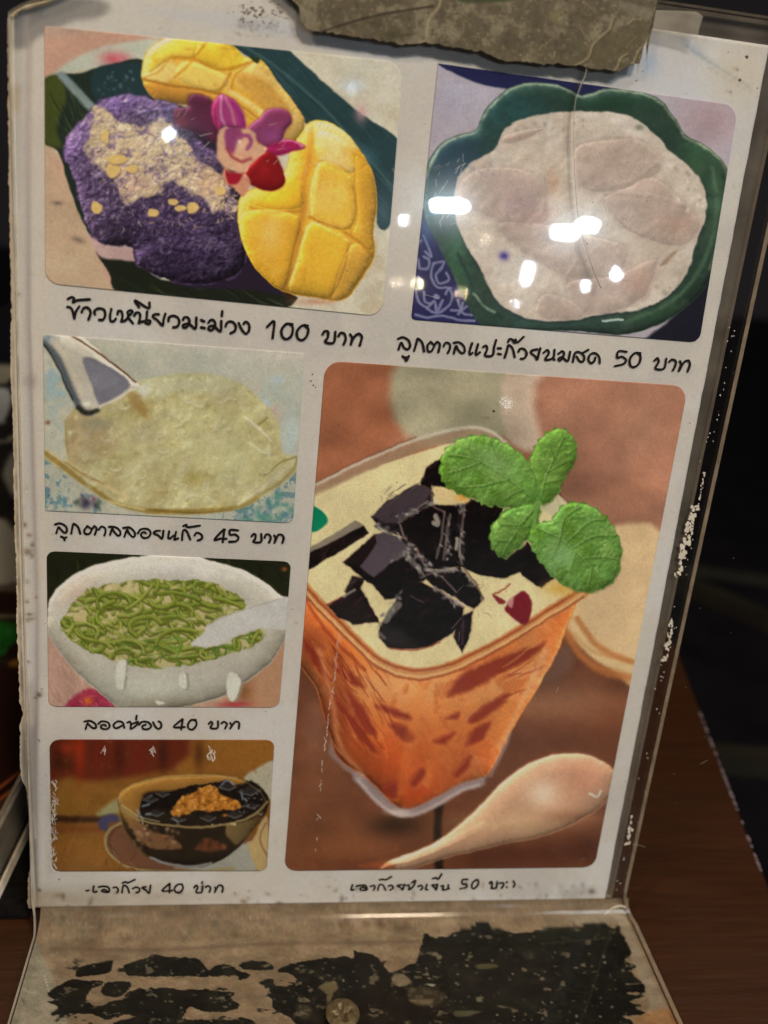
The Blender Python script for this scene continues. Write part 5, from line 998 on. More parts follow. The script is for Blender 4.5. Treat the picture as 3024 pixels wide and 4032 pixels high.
p.speck(90, (150, 2450), (3610, 4040), (1.5, 3.5), [(200, 184, 150)], 146, .8)
# clear corners
p.frame(0, 3600, .6028)
p.poly([(190, 150), (222, 165), (290, 300), (350, 420), (370, 470), (400, 560), (410, 760), (-40, 760), (-40, 600)], (148, 136, 112), 5, .95); p.tex(30, (None, None)); 
p.line([(290, 400), (310, 470), (320, 510)], 5, (206, 200, 180), 2, .9); p.line([(150, 560), (160, 590)], 12, (90, 84, 74), 8, .7); p.line([(185, 480), (170, 520)], 7, (104, 96, 84), 5, .6)
p.strands(60, (120, 380), (240, 700), (10, 30), (2, 4), [(196, 188, 166), (170, 160, 136)], 147, .7, .3)
p.frame(1700, 3450, .6028)
p.poly([(1190, 250), (1260, 250), (1700, 1000), (1340, 1000), (1420, 860), (1400, 740), (1330, 600), (1270, 450), (1235, 330)], (150, 132, 108), 5, .9)
p.poly([(1380, 900), (1600, 860), (1640, 1000), (1330, 1000)], (160, 110, 66), 18, .8)
p.poly([(1140, 200), (1260, 190), (1270, 300), (1180, 310), (900, 300), (930, 250)], (150, 134, 110), 10, .7)
BK = (24, 22, 16)
def black(fr, P_, rough=9, c=BK):
    p.frame(*fr)
    p.poly([(x, y) for x, y in P_], (172, 156, 122), 5.0, .55, rough=rough, rs=22, seed=77)
    m = p.poly(P_, 0, 1.8, 1, rough=rough, rs=22, seed=77, ret=True)
    # shrink by eroding a little so the pale rim shows
    return m
F1, F2, F3 = (0, 3600, .6028), (900, 3500, .6028), (1700, 3450, .6028)
shapes = [(F1, [(495, 400), (515, 350), (600, 325), (690, 300), (732, 295), (735, 335), (712, 382), (600, 400), (512, 412)], 5), (F1, [(810, 335), (860, 315), (960, 285), (1005, 265), (1100, 278), (1240, 285), (1300, 290), (1335, 330), (1365, 402), (1200, 405), (950, 405), (850, 402), (812, 370)], 6),
    (F1, [(1365, 375), (1420, 335), (1540, 335), (1550, 362), (1635, 395), (1600, 420), (1560, 432), (1530, 400), (1380, 405)], 9), (F1, [(310, 522), (345, 490), (378, 462), (470, 425), (560, 428), (668, 442), (650, 465), (590, 500), (560, 545), (575, 575), (640, 605), (720, 572), (800, 560), (850, 500), (960, 482), (1100, 482), (1200, 490), (1330, 490), (1440, 505), (1530, 512), (1500, 545), (1555, 580), (1540, 622), (1400, 642), (1300, 625), (1230, 612), (1180, 690), (1100, 730), (760, 730), (780, 690), (900, 670), (780, 655), (700, 690), (600, 655), (480, 660), (360, 705), (385, 660), (335, 655), (375, 605), (308, 572), (360, 560)], 8),
    (F1, [(670, 480), (700, 445), (790, 435), (852, 445), (850, 480), (800, 525), (740, 542), (665, 522)], 5), (F1, [(900, 730), (950, 690), (1200, 685), (1450, 690), (1600, 678), (1640, 740)], 8),
    (F2, [(70, 508), (110, 475), (240, 475), (295, 525), (160, 532)], 5), (F2, [(318, 530), (370, 505), (430, 490), (580, 458), (730, 438), (808, 450), (818, 402), (870, 415), (960, 440), (1010, 490), (1060, 545), (1120, 530), (1180, 488), (1300, 500), (1340, 480), (1296, 445), (1330, 430), (1322, 390), (1370, 330), (1350, 318), (1440, 305), (1520, 278), (1720, 250), (1720, 920), (560, 920), (430, 862), (300, 790), (280, 720), (245, 700), (260, 650), (218, 605), (290, 588), (305, 630), (400, 632), (440, 592), (390, 555), (330, 548)], 8),
    (F3, [(-60, 420), (20, 402), (110, 388), (200, 350), (300, 340), (430, 338), (500, 362), (590, 378), (720, 342), (850, 325), (950, 320), (1050, 312), (1135, 310), (1160, 332), (1225, 332), (1245, 380), (1270, 430), (1300, 500), (1268, 548), (1335, 592), (1285, 618), (1330, 650), (1400, 742), (1360, 760), (1280, 765), (1392, 782), (1300, 820), (1385, 842), (1340, 865), (1385, 900), (1250, 915), (1310, 960), (1300, 1100), (-60, 1100)], 9)]
tot = np.zeros(p.X.size)
for fr, P_, rg in shapes: tot = np.maximum(tot, black(fr, P_, rg))
hole = np.clip((fbm(p.X, p.Y * 1.8, 42, 171, 4) - .70) / .04, 0, 1) * .6; tot = tot * (1 - hole)
extra = np.clip((fbm(p.X, p.Y * 2.2, 60, 173, 4) - .70) / .03, 0, 1) * np.clip((p.Y - 3760) / 60, 0, 1) * (p.X > 250) * (p.X < 2450) * .8; tot = np.maximum(tot, extra)
p.clip = None; p.mix(ii, tot, BK)
p.clip = tot; p.frame(0, 0, 1)
p.tex(60, ((16, 14, 10), (34, 32, 22)), .42, .56, .9, 151); p.tex(20, (None, (52, 48, 36)), .4, .64, .5, 152, stretch=(0, 3)); p.blob((2200, 3680), 240, 40, (34, 38, 20), .8); p.blob((1500, 3800), 160, 120, (38, 34, 26), .6)
p.speck(420, (180, 2560), (3640, 4060), (2.2, 5.0), [(150, 140, 112), (104, 104, 78), (190, 178, 148)], 153, .9, 1.6); p.tex(44, (None, (50, 50, 34)), .4, .60, .5, 157, stretch=(0, 2.5)); p.strands(120, (200, 2550), (3680, 4060), (30, 110), (2, 6), [(84, 80, 56), (110, 100, 76), (8, 8, 6)], 159, .2, .5, (0, 10)); p.strands(50, (300, 2500), (3680, 4050), (20, 60), (2, 5), [(66, 60, 46), (84, 76, 56)], 154, .3, .5, (0, 16))
p.frame(*F3)
p.line([(1175, 340), (1130, 480), (1090, 610), (1050, 740), (1000, 880), (960, 980)], 6, (78, 70, 48), 3, .9); p.line([(720, 440), (900, 425), (1140, 405)], 9, (84, 76, 56), 5, .7); p.line([(880, 740), (1020, 765), (1040, 740)], 5, (70, 60, 44), 3, .7)
p.poly([(290, 575), (420, 572), (425, 600), (310, 610)], (86, 78, 52), 6, .8); p.poly([(590, 500), (660, 490), (670, 540), (610, 545)], (74, 66, 54), 8, .7); p.poly([(150, 885), (330, 880), (240, 915), (160, 918)], (92, 84, 56), 5, .8)
p.frame(*F2)
p.poly([(1060, 580), (1110, 555), (1150, 560), (1185, 610), (1120, 640), (1075, 610)], (130, 112, 84), 5, .9, rough=6); p.poly([(1290, 620), (1350, 625), (1330, 638)], (180, 168, 140), 4, .9); p.poly([(1180, 650), (1280, 640), (1420, 680), (1360, 760), (1250, 770), (1180, 730)], (84, 72, 50), 9, .8, rough=8); p.poly([(1180, 730), (1330, 722), (1300, 755)], (120, 100, 70), 6, .8)
p.poly([(590, 640), (680, 600), (715, 640), (680, 690), (660, 780), (640, 760), (640, 690)], (110, 94, 62), 6, .9, rough=6); p.speck(60, (430, 760), (560, 860), (5, 12), [(90, 84, 64), (70, 62, 54), (120, 112, 90)], 155, .7, 1.6); p.poly([(1480, 795), (1590, 798), (1560, 830), (1490, 825)], (78, 76, 52), 5, .8); p.poly([(460, 760), (540, 770), (520, 850), (450, 830)], (96, 84, 56), 8, .6)
p.speck(60, (1060, 1480), (500, 760), (5, 11), [(60, 52, 36), (110, 100, 76)], 156, .6, 1.8)
p.clip = None
p.C *= np.where(p.C.mean(1) > 60, .80, .6)[:, None]; p.C *= (1 + (fbm(p.X, p.Y * 2, 60, 158, 4) - .5) * .35)[:, None]
film = grid_mesh('adhesive_film', Wf, MAT_FILM, stand, p.linear(.07, 5)); film['label'] = 'brown glue film with black smears under the clear foot'

# screw head with a cross recess
sc_c = table_pt(1349, 3994, .0027)
def lathe(prof, n, c, axis_z=True):
    V_, F_ = [], []
    for r, z in prof:
        for k in range(n):
            a = 2 * math.pi * k / n; V_.append((c[0] + r * math.cos(a), c[1] + r * math.sin(a), c[2] + z))
    for j_ in range(len(prof) - 1):
        for k in range(n):
            b = j_ * n; F_.append((b + k, b + (k + 1) % n, b + n + (k + 1) % n, b + n + k))
    return V_, F_
n = 48; R0 = .0036
V_, F_ = [], []; prof = [R0 * x for x in (1, .985, .94, .86, .74, .62, .5, .4, .3, .2, .1)]
for r in prof:
    for k in range(n):
        a = 2 * math.pi * k / n; x, y = r * math.cos(a), r * math.sin(a)
        z = .0009 * math.sqrt(max(0, 1 - (r / R0 * .96) ** 2)) + 2e-5 * math.sin(7 * a + r * 9000)
        ca, sa = math.cos(.25), math.sin(.25); xr_, yr_ = x * ca + y * sa, -x * sa + y * ca
        arm = min(abs(xr_), abs(yr_)); far = max(abs(xr_), abs(yr_))
        if arm < .00052 and far < .0020: z -= .0011 * min(1, (.0022 - far) / .0006)
        V_.append((sc_c[0] + x, sc_c[1] + y, sc_c[2] + z))
for j_ in range(len(prof) - 1):
    for k in range(n):
        b = j_ * n; F_.append((b + k, b + (k + 1) % n, b + n + (k + 1) % n, b + n + k))
F_.append(tuple((len(prof) - 1) * n + k for k in range(n)))
mesh('screw_head', V_, F_, MAT_BRASS, stand, smooth=True)['label'] = 'dirty brass cross-head screw holding the foot'

# crack through the front panel: a slanting split face
crk = np.array([(868, 285), (858, 330), (842, 365), (826, 410), (816, 450), (808, 560), (810, 640), (812, 700), (820, 830), (832, 940), (850, 1020), (880, 1110), (910, 1190), (932, 1235)], float) * .9186 + [1500, 0]
crk = smooth_open(crk, 4); cu, cv = card_uv(crk[:, 0], crk[:, 1]); V_ = []
wdt = np.interp(np.arange(len(cu)), [0, 8, 16, 30, 44, len(cu) - 1], [.20, .26, .20, .15, .08, .03])
for k in range(len(cu)):
    V_ += [card(cu[k], cv[k], 1.93), card(cu[k] + wdt[k], cv[k], 1.88), card(cu[k] + wdt[k] * 2.6, cv[k], .9)]
F_ = []
for k in range(len(cu) - 1):
    b = 3 * k; F_ += [(b, b + 1, b + 4, b + 3), (b + 1, b + 2, b + 5, b + 4)]
mcr, nt, pb = newmat('crack_face'); nt.nodes.remove(pb)
tr = N(nt, 'ShaderNodeBsdfTransparent'); tr.inputs[0].default_value = (.72, .73, .74, 1); df = N(nt, 'ShaderNodeBsdfDiffuse'); df.inputs[0].default_value = (.62, .58, .50, 1)
gg = N(nt, 'ShaderNodeBsdfGlossy'); gg.inputs['Roughness'].default_value = .25
m1 = N(nt, 'ShaderNodeMixShader'); m1.inputs[0].default_value = .30; nt.links.new(tr.outputs[0], m1.inputs[1]); nt.links.new(df.outputs[0], m1.inputs[2])
m2 = N(nt, 'ShaderNodeMixShader'); m2.inputs[0].default_value = .06; nt.links.new(m1.outputs[0], m2.inputs[1]); nt.links.new(gg.outputs[0], m2.inputs[2]); nt.links.new(m2.outputs[0], nt.nodes['Material Output'].inputs[0])
mesh('crack', V_, F_, mcr, stand, smooth=False)['label'] = 'long wavy crack running down from the tape'

# crumpled brown tape over the top edge
tb = np.array([(1060, -60), (1111, -20), (1150, 10), (1176, 43), (1180, 80), (1186, 104), (1210, 128), (1234, 137), (1280, 138), (1335, 148), (1400, 158), (1451, 163), (1520, 176), (1581, 187), (1630, 182), (1668, 178), (1740, 192), (1813, 206), (1860, 214), (1880, 208), (1914, 226), (1950, 244), (2000, 253), (2060, 256), (2123, 264), (2190, 262), (2247, 267), (2290, 272), (2321, 281), (2370, 284), (2426, 290), (2445, 278), (2463, 265), (2500, 258), (2525, 248), (2529, 215), (2531, 179), (2534, 150), (2547, 135), (2556, 90), (2563, 40)], float)
bu, bv = card_uv(tb[:, 0], tb[:, 1]); o_ = np.argsort(bu); bu, bv = bu[o_], bv[o_]
uu = np.unique(np.concatenate([np.linspace(bu[0], bu[-1], 430), bu])); vb = np.interp(uu, bu, bv) + (fbm(uu * 9, uu * 0, 6, 3, 4) - .5) * .7
nr = 90; T_ = np.linspace(0, 1, nr)[:, None]; U = np.repeat(uu[None], nr, 0); V = TOPV - .3 + (vb - (TOPV - .3))[None] * T_
U = U + (fbm(V * 3, U * 0, 4, 9, 3) - .5) * .8 * np.clip((U - 104) / 3, 0, 1)
px, py = project(card(U, V, 2.0))
p = Paint(px, py, (104, 90, 64)); ii = np.arange(p.X.size)
p.tex(110, ((96, 84, 60), (138, 122, 92)), .42, .56, .85, 161); p.tex(34, ((86, 74, 52), (150, 134, 98)), .37, .62, .65, 162); p.tex(12, ((90, 80, 60), (152, 140, 108)), .38, .62, .5, 163)
p.speck(60, (1150, 2550), (0, 280), (4, 10), [(70, 58, 42), (84, 70, 50)], 164, .7); p.speck(12, (1200, 2500), (20, 270), (10, 26), [(84, 70, 62), (96, 88, 56)], 165, .6, 2)
p.frame(800, 0, .7233)
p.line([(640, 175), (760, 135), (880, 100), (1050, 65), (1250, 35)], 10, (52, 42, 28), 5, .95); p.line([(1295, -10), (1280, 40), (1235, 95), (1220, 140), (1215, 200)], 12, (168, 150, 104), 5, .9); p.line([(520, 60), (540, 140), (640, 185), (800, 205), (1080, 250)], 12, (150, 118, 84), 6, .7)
p.blob((1040, 190), 60, 40, (74, 66, 40), .8); p.blob((930, 120), 40, 26, (76, 64, 44), .7); p.line([(1380, 0), (1400, 60), (1320, 60)], 7, (150, 136, 100), 4, .6); p.poly([(1400, -20), (1700, -20), (1650, 10), (1420, 14)], (62, 70, 40), 7, .8)
p.frame(2000, 0, .6172)
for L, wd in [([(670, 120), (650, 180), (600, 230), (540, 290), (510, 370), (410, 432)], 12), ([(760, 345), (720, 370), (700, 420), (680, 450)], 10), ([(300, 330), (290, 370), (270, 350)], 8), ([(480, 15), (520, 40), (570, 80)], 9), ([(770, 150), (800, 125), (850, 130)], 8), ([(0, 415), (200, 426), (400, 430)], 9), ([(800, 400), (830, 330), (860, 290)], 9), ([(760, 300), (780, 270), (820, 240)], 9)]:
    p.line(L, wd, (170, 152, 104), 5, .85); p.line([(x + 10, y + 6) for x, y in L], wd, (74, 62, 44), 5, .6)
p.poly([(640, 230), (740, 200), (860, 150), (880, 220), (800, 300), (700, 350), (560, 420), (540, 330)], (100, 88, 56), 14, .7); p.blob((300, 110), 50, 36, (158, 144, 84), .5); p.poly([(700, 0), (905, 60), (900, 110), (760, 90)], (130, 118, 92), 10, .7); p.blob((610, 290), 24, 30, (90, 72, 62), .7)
wr = (fbm(px, py, 200, 171, 4) - .5) * .9 + (np.abs(fbm(px, py, 90, 175, 3) - .5) * -1.1) + (fbm(px, py, 24, 178, 3) - .5) * .22
d = np.abs(V - np.interp(U, [bu[0], bu[-1]], [-2, -8]))
Wt = card(U, V, 2.03 + wr * .22 + .05)
p.C = p.C * .80 + (p.C.mean(1)[:, None] - p.C) * .05
tape = grid_mesh('tape_strip', Wt, MAT_FILM, stand, p.linear(.05, 6), skirt=-CN * .06 * MM); tape['label'] = 'crumpled dirty brown tape along the top edge'
# clear tape piece beside it
q = np.array([(905, 82), (1168, 92), (1212, 122), (1188, 200), (1172, 285), (1130, 262), (990, 225), (892, 205)], float) * .6172 + [2000, 0]
qu, qv = card_uv(q[:, 0], q[:, 1]); mtp = mat_acrylic('clear_tape_film', haze=.26, hazecol=(.55, .5, .4), gloss=1, rough=.2)
mesh('clear_tape', list(card(qu, qv, 2.02)) + list(card(qu, qv, 1.96)), [tuple(range(8)), tuple(range(15, 7, -1))], mtp, stand)
# pale glue worn edge above the paper at top right, and flakes along the right edge
def chips(name, lst, h, mat, label, par=stand):
    V_, F_ = [], []
    for (x, y, rx, ry, sd) in lst:
        g = np.random.RandomState(sd); m_ = 9; b = len(V_)
        a = np.linspace(0, 2 * math.pi, m_, endpoint=False); r = g.uniform(.55, 1.15, m_)
        X_ = x + rx * r * np.cos(a); Y_ = y + ry * r * np.sin(a); u_, v_ = card_uv(X_, Y_); V_ += list(card(u_, v_, h + g.uniform(0, .03))); F_.append(tuple(range(b, b + m_)))
    o = mesh(name, V_, F_, mat, par); o['kind'] = 'stuff'
    if label: o['label'] = label
MAT_FLAKE = mat_plain('pale_flake', (.62, .58, .50), rough=.6, var=.2)
g = np.random.RandomState(9); L_ = []
ex = lambda y: np.interp(y, [1000, 1300, 1663, 2040, 2500, 3050, 3500], [2965, 2905, 2830, 2752, 2662, 2560, 2470])   # inner side of the right edge
for (y0, y1, n_, dx, r) in [(1990, 2260, 70, (-42, -14), (3, 9)), (2440, 2600, 34, (-40, -22), (3, 7)), (1860, 2000, 26, (-22, -14), (2, 3.5)), (3190, 3340, 18, (-48, -30), (3, 7)), (3210, 3360, 8, (-14, -8), (2, 4)), (1250, 3500, 60, (-50, -8), (1.5, 2.8))]:
    for _ in range(n_):
        y = g.uniform(y0, y1); x = ex(y) + g.uniform(*dx) - (y - y0) / (y1 - y0) * (14 if n_ == 70 else 0); L_.append((x, y, g.uniform(*r), g.uniform(*r) * 1.4, g.randint(9999)))
chips('glue_flakes', L_, .42, MAT_FLAKE, 'pale dried glue flakes along the right edge')
L_ = []
for (x, y, r) in [(2918, 233, 8), (2893, 323, 9), (2961, 354, 4), (2489, 325, 4), (2514, 289, 3), (2683, 376, 2), (2847, 215, 3), (1935, 1613, 7), (1558, 1891, 3), (1340, 3400, 3), (2640, 3030, 3), (2298, 960, 4), (2562, 2570, 4), (1222, 1495, 5), (1232, 1512, 4), (1240, 1520, 3), (1228, 1470, 4), (241, 3440, 4), (2925, 690, 4), (2925, 732, 3), (2950, 830, 3), (2290, 950, 3), (1862, 2320, 3), (2700, 1660, 3)]: L_.append((x, y, r, r, int(x)))
for _ in range(52):
    L_.append((g.normal(1010, 55), g.normal(58, 20), g.uniform(3, 9), g.uniform(2, 5), g.randint(9999)))
for _ in range(22): L_.append((g.normal(1080, 60), g.normal(80, 20), g.uniform(2, 5), g.uniform(2, 4), g.randint(9999)))
for _ in range(150): L_.append((g.uniform(60, 2900), g.uniform(40, 3560), g.uniform(1.2, 2.8), g.uniform(1.2, 2.8), g.randint(9999)))
L_ = [q_ for q_ in L_ if q_[0] < 3010]
chips('dirt_specks', L_, 1.94, MAT_DIRT, 'brown dirt specks on the clear front')
# pale scratches
def scr(n_, xr, yr, ln, ang, wd, sd):
    g = np.random.RandomState(sd); out = []
    for _ in range(n_):
        x, y = g.uniform(*xr), g.uniform(*yr); a = math.radians(ang[0] + g.uniform(-ang[1], ang[1])); L = g.uniform(*ln)
        out.append(([(x, y), (x + L * math.cos(a), y + L * math.sin(a))], g.uniform(*wd)))
    return out
SC = []
for i_ in range(60):
    y = 2480 + (i_ / 60) ** 1 * 900; x = np.interp(y, [2480, 2700, 2950, 3250, 3400], [1332, 1305, 1272, 1246, 1228]); 
    if g.uniform() < (.95 if y < 2960 else .45): SC.append(([(x + g.normal(0, 3), y), (x + g.normal(0, 4), y + g.uniform(8, 22))], g.uniform(1.5, 4)))
for _ in range(60):
    y = g.uniform(3050, 3400); SC.append(([(222 + g.normal(0, 9), y), (222 + g.normal(0, 9), y + g.uniform(6, 22))], g.uniform(1.5, 5)))
for x0 in (417, 605, 830): 
    for _ in range(7): SC.append(([(x0 + g.normal(0, 5), 2912 + g.uniform(0, 30)), (x0 + g.normal(0, 7), 2920 + g.uniform(0, 40))], g.uniform(1.5, 4)))
SC += scr(10, (820, 850), (2930, 2975), (8, 20), (90, 30), (2, 5), 3)
SC += scr(40, (1690, 1860), (640, 900), (14, 40), (-50, 50), (.8, 1.6), 4) + scr(26, (2380, 2480), (840, 960), (14, 50), (-60, 20), (.8, 1.6), 5) + scr(30, (380, 800), (400, 640), (16, 50), (-40, 30), (.8, 1.5), 6) + scr(20, (1060, 1290), (480, 700), (16, 40), (-40, 60), (.8, 1.4), 7) + scr(36, (300, 2800), (200, 3400), (14, 70), (-50, 90), (.7, 1.3), 8)
mscr = mat_acrylic('scratch_mark', haze=.5, hazecol=(.7, .68, .62), gloss=1, rough=.3, scratch=False)
ribbon_mesh('scratches', SC, mscr, stand, 1.95, 'fine pale scratches in the clear front', 'stuff')
# highlight bead where the panel bends, right corner, drawn as a pale ribbon
rd = smooth_open(np.array([(2372, 3575), (2400, 3553), (2430, 3545), (2450, 3550)], float), 6)
ribbon_mesh('bend_highlight', [([tuple(a) for a in rd], 7)], MAT_EDGE, stand, 2.0)

# ================================================================== TABLE AND FLOOR
mw_, nt, pb = newmat('dark_wood_laminate')
nz1 = noise_node(nt, 5, 8, .6, stretch=(3, 40, 40)); nz2 = noise_node(nt, 20, 5, .5, stretch=(2.6, 26, 26)); nz3 = noise_node(nt, 9, 4, .5)
r_ = ramp(nt, nz1.outputs[0], [(.3, (.026, .0078, .0022)), (.55, (.032, .0104, .0028)), (.8, (.038, .0130, .0037))])
mx = N(nt, 'ShaderNodeMixRGB', blend_type='MULTIPLY'); mx.inputs[0].default_value = .28; r2_ = ramp(nt, nz2.outputs[0], [(.36, (.45, .45, .45)), (.5, (1, 1, 1))])
nt.links.new(r_.outputs[0], mx.inputs[1]); nt.links.new(r2_.outputs[0], mx.inputs[2]); nt.links.new(mx.outputs[0], pb.inputs['Base Color'])
pb.inputs['Roughness'].default_value = .34; pb.inputs['Specular IOR Level'].default_value = .4
bump(nt, nz2.outputs[0], pb, .0004, .6)
rr_ = ramp(nt, nz3.outputs[0], [(.3, (.28,) * 3), (.7, (.5,) * 3)]); nt.links.new(rr_.outputs[0], pb.inputs['Roughness'])
table = thing('wooden_table', 'dark brown wood grain table top under the menu stand', 'table')
ea = np.array([.1848, .0089]); eb = np.array([.2104, .1214]); dr = (eb - ea) / (eb - ea)[1]
def ex_(y): return ea[0] + dr[0] * (y - ea[1])
ys = np.linspace(-.35, .42, 78); V_, F_ = [], []
for k, y in enumerate(ys):
    j1 = (vnoise(np.array([y * 900]), np.array([0.]), 1, 3)[0] - .5) * .0007
    x = ex_(y) + j1
    V_ += [(-.55, y, -.03), (-.55, y, 0), (x - .0012, y, 0), (x, y, -.0012), (x, y, -.03)]
for k in range(len(ys) - 1):
    b = 5 * k
    for i in range(5): F_.append((b + i, b + (i + 1) % 5, b + 5 + (i + 1) % 5, b + 5 + i))
F_ += [(4, 3, 2, 1, 0), tuple(5 * (len(ys) - 1) + i for i in range(5))]
mesh('table_top', V_, F_, mw_, table)
MAT_CHIP = mat_plain('edge_highlight', (.16, .13, .14), rough=.35, var=.4, nscale=1500, bdist=0)
V_, F_ = [], []; g = np.random.RandomState(4)
for _ in range(70):
    y = g.uniform(.012, .085); x = ex_(y) - .0008; b = len(V_); s_ = g.uniform(.0002, .0010)
    V_ += [(x - s_ * .5, y - s_, .00012), (x + s_ * .3, y - s_ * .6, .0001), (x + s_ * .3, y + s_, .0001), (x - s_ * .6, y + s_ * .7, .00012)]; F_.append((b, b + 1, b + 2, b + 3))
o = mesh('edge_highlight_chips', V_, F_, MAT_CHIP, table); o['kind'] = 'stuff'  # pale edge chips that also carry the edge's highlight in their colour
leg = lambda x, y: mesh('leg', *(lambda a: ([(x + dx * .025, y + dy * .025, z) for z in (-.75, -.03) for dx, dy in ((-1, -1), (1, -1), (1, 1), (-1, 1))], [(0, 3, 2, 1), (4, 5, 6, 7), (0, 1, 5, 4), (1, 2, 6, 5), (2, 3, 7, 6), (3, 0, 4, 7)]))(0), mw_, table)
for x, y in ((-.5, -.3), (.08, -.3), (-.5, .37), (.18, .37)): leg(x, y)
mf = mat_plain('dark_floor', (.010, .009, .011), rough=.5, nscale=8, var=.6, bdist=.0005)
fl = mesh('floor', [(-6, -6, -.75), (6, -6, -.75), (6, 6, -.75), (-6, 6, -.75)], [(0, 1, 2, 3)], mf); fl['kind'] = 'structure'
# dim bench rails behind the table, right
MAT_RAIL = mat_plain('dark_olive_bench_wood', (.012, .010, .005), rough=.6, nscale=30, var=.5)
bench = thing('bench', 'dim dark bench with narrow rails on the floor beyond the table, at right', 'bench', loc=(.75, .55, -.75))
for (a, b, wz) in [((1530, 1285), (1720, 1370), .010), ((1520, 1235), (1720, 1262), .006), ((1565, 1640), (1720, 1655), .010)]:
    pa = table_pt(a[0] * D, a[1] * D, -.28); pb2 = table_pt(b[0] * D, b[1] * D, -.28); dd = pb2 - pa; nn = np.cross(dd, ZUP); nn = nn / np.linalg.norm(nn) * wz * .8
    pa = pa - dd * .6; pb2 = pb2 + dd * .5; V_ = []
    for P_ in (pa, pb2):
        for s1, s2 in ((-1, -1), (1, -1), (1, 1), (-1, 1)): V_.append(P_ + nn * s1 + ZUP * s2 * wz)
    mesh('rail', V_, [(0, 1, 2, 3), (7, 6, 5, 4), (0, 4, 5, 1), (1, 5, 6, 2), (2, 6, 7, 3), (3, 7, 4, 0)], MAT_RAIL, bench)

# ================================================================== SECOND STAND, leaning at the left behind
A0 = table_pt(0, 1900 * D); A1 = table_pt(65 * D, 1765 * D); rdir = ray(0, 1100 * D); A2 = CAMP + rdir * .240
e1 = A1 - A0; e1 /= np.linalg.norm(e1); e2 = (A2 - A0) - (A2 - A0) @ e1 * e1; e2 /= np.linalg.norm(e2); nP = np.cross(e1, e2)
if nP @ (CAMP - A0) < 0: nP = -nP
def P2(a, b, h=0): return A0 + e1 * np.asarray(a)[..., None] + e2 * np.asarray(b)[..., None] + nP * h
Htop = (hit(0, 800 * D, A0, nP) - A0) @ e2
second = thing('menu_stand', 'second clear menu stand with dark printed sheet, blurred behind at the left', 'menu stand', loc=tuple(A0))
aa = np.linspace(-.05, .135, 190); bb = np.linspace(.0115, max(.10, Htop) + .012, 330)
AA, BB = np.meshgrid(aa, bb); Wz = P2(AA, BB, 0.0); px, py = project(Wz)
p = Paint(px, py, (34, 20, 16)); ii = np.arange(p.X.size)
p.frame(0, 1300, .543)
p.poly([(-400, -500), (400, -500), (400, 250), (-400, 250)], (9, 8, 14), 10, sm=False)
p.poly([(-400, 250), (300, 262), (300, 330), (100, 345), (0, 400), (-400, 380)], (150, 138, 116), 16)
p.poly([(-400, 380), (0, 400), (110, 370), (200, 380), (200, 1500), (100, 1440), (40, 1400), (-60, 1300), (-400, 1300)], (44, 40, 38), 14)
p.poly([(-400, 440), (-100, 420), (40, 420), (80, 480), (72, 560), (40, 640), (-10, 680), (-400, 640)], (206, 204, 200), 14)
p.poly([(-400, 760), (0, 800), (60, 770), (140, 745), (140, 780), (40, 815), (-400, 830)], (176, 164, 138), 12)
p.poly([(20, 1040), (60, 930), (110, 900), (160, 1200), (90, 1200), (50, 1130)], (186, 176, 158), 16)
p.poly([(-400, 1340), (0, 1360), (100, 1440), (200, 1440), (200, 1800), (100, 1850), (-400, 1830)], (190, 178, 156), 16)
p.poly([(-400, 1830), (0, 1850), (110, 1830), (112, 1900), (0, 1895), (-400, 1880)], (112, 96, 82), 14)
p.poly([(-400, 1920), (200, 1920), (200, 2060), (-400, 2060)], (30, 12, 8), 12)
p.poly([(-400, 2055), (200, 2062), (200, 2090), (-400, 2085)], (120, 108, 84), 9)
p.frame(0, 2400, .588)
p.poly([(-300, 92), (120, 92), (130, 200), (60, 250), (10, 310), (-300, 330)], (22, 112, 34), 9); p.blob((60, 150), 30, 26, (70, 160, 70), .7); p.blob((20, 240), 20, 30, (14, 70, 24), .8)
p.poly([(-300, 350), (140, 330), (140, 430), (-300, 440)], (44, 44, 34), 16); p.poly([(55, 360), (130, 335), (140, 440), (80, 410)], (190, 126, 44), 10); p.blob((10, 440), 30, 16, (76, 110, 90), .7)
p.poly([(-300, 470), (260, 450), (260, 1100), (120, 1090), (0, 1180), (-300, 1330)], (46, 20, 16), 14); p.poly([(-300, 1330), (0, 1290), (200, 1130), (260, 1400), (140, 1480), (0, 1620), (-300, 1900)], (80, 46, 34), 16)
for L in [[(-200, 1330), (0, 1190), (135, 1085), (300, 960)], [(-200, 1440), (0, 1272), (140, 1160), (300, 1030)]]: p.line(L, 17, (214, 104, 44), 7)
WBs = Paint.WB; 
grid_mesh('printed_sheet', Wz, MAT_PRINT, second, p.linear(.03, 9))
# clear slab with pale rim strip at the bottom
def slab2(name, a0, a1, b0, b1, h0, h1, mat):
    V_ = [P2(np.array(a), np.array(b), h) for h in (h0, h1) for a, b in ((a0, b0), (a1, b0), (a1, b1), (a0, b1))]
    return mesh(name, V_, [(0, 1, 2, 3), (7, 6, 5, 4), (0, 4, 5, 1), (1, 5, 6, 2), (2, 6, 7, 3), (3, 7, 4, 0)], mat, second)
bt = bb[-1]
MAT_BLACK = mat_plain('matte_black', (.006, .005, .005), rough=.9, spec=.05, nscale=600, var=.5, bdist=.0001)
V_ = [(x, y, z) for z in (.0004, .0016) for x, y in ((-.11, .0004), (-.0052, .0004), (-.0052, .030), (-.013, .034), (-.11, .034))]  # flat black sheet on the table beside the second stand
mesh('black_sheet', V_, [(4, 3, 2, 1, 0), (5, 6, 7, 8, 9)] + [(i, (i + 1) % 5, 5 + (i + 1) % 5, 5 + i) for i in range(5)], MAT_BLACK, second)
slab2('front_panel', -.055, .14, 0.002, bt + .004, .0006, .0022, MAT_FRONT)
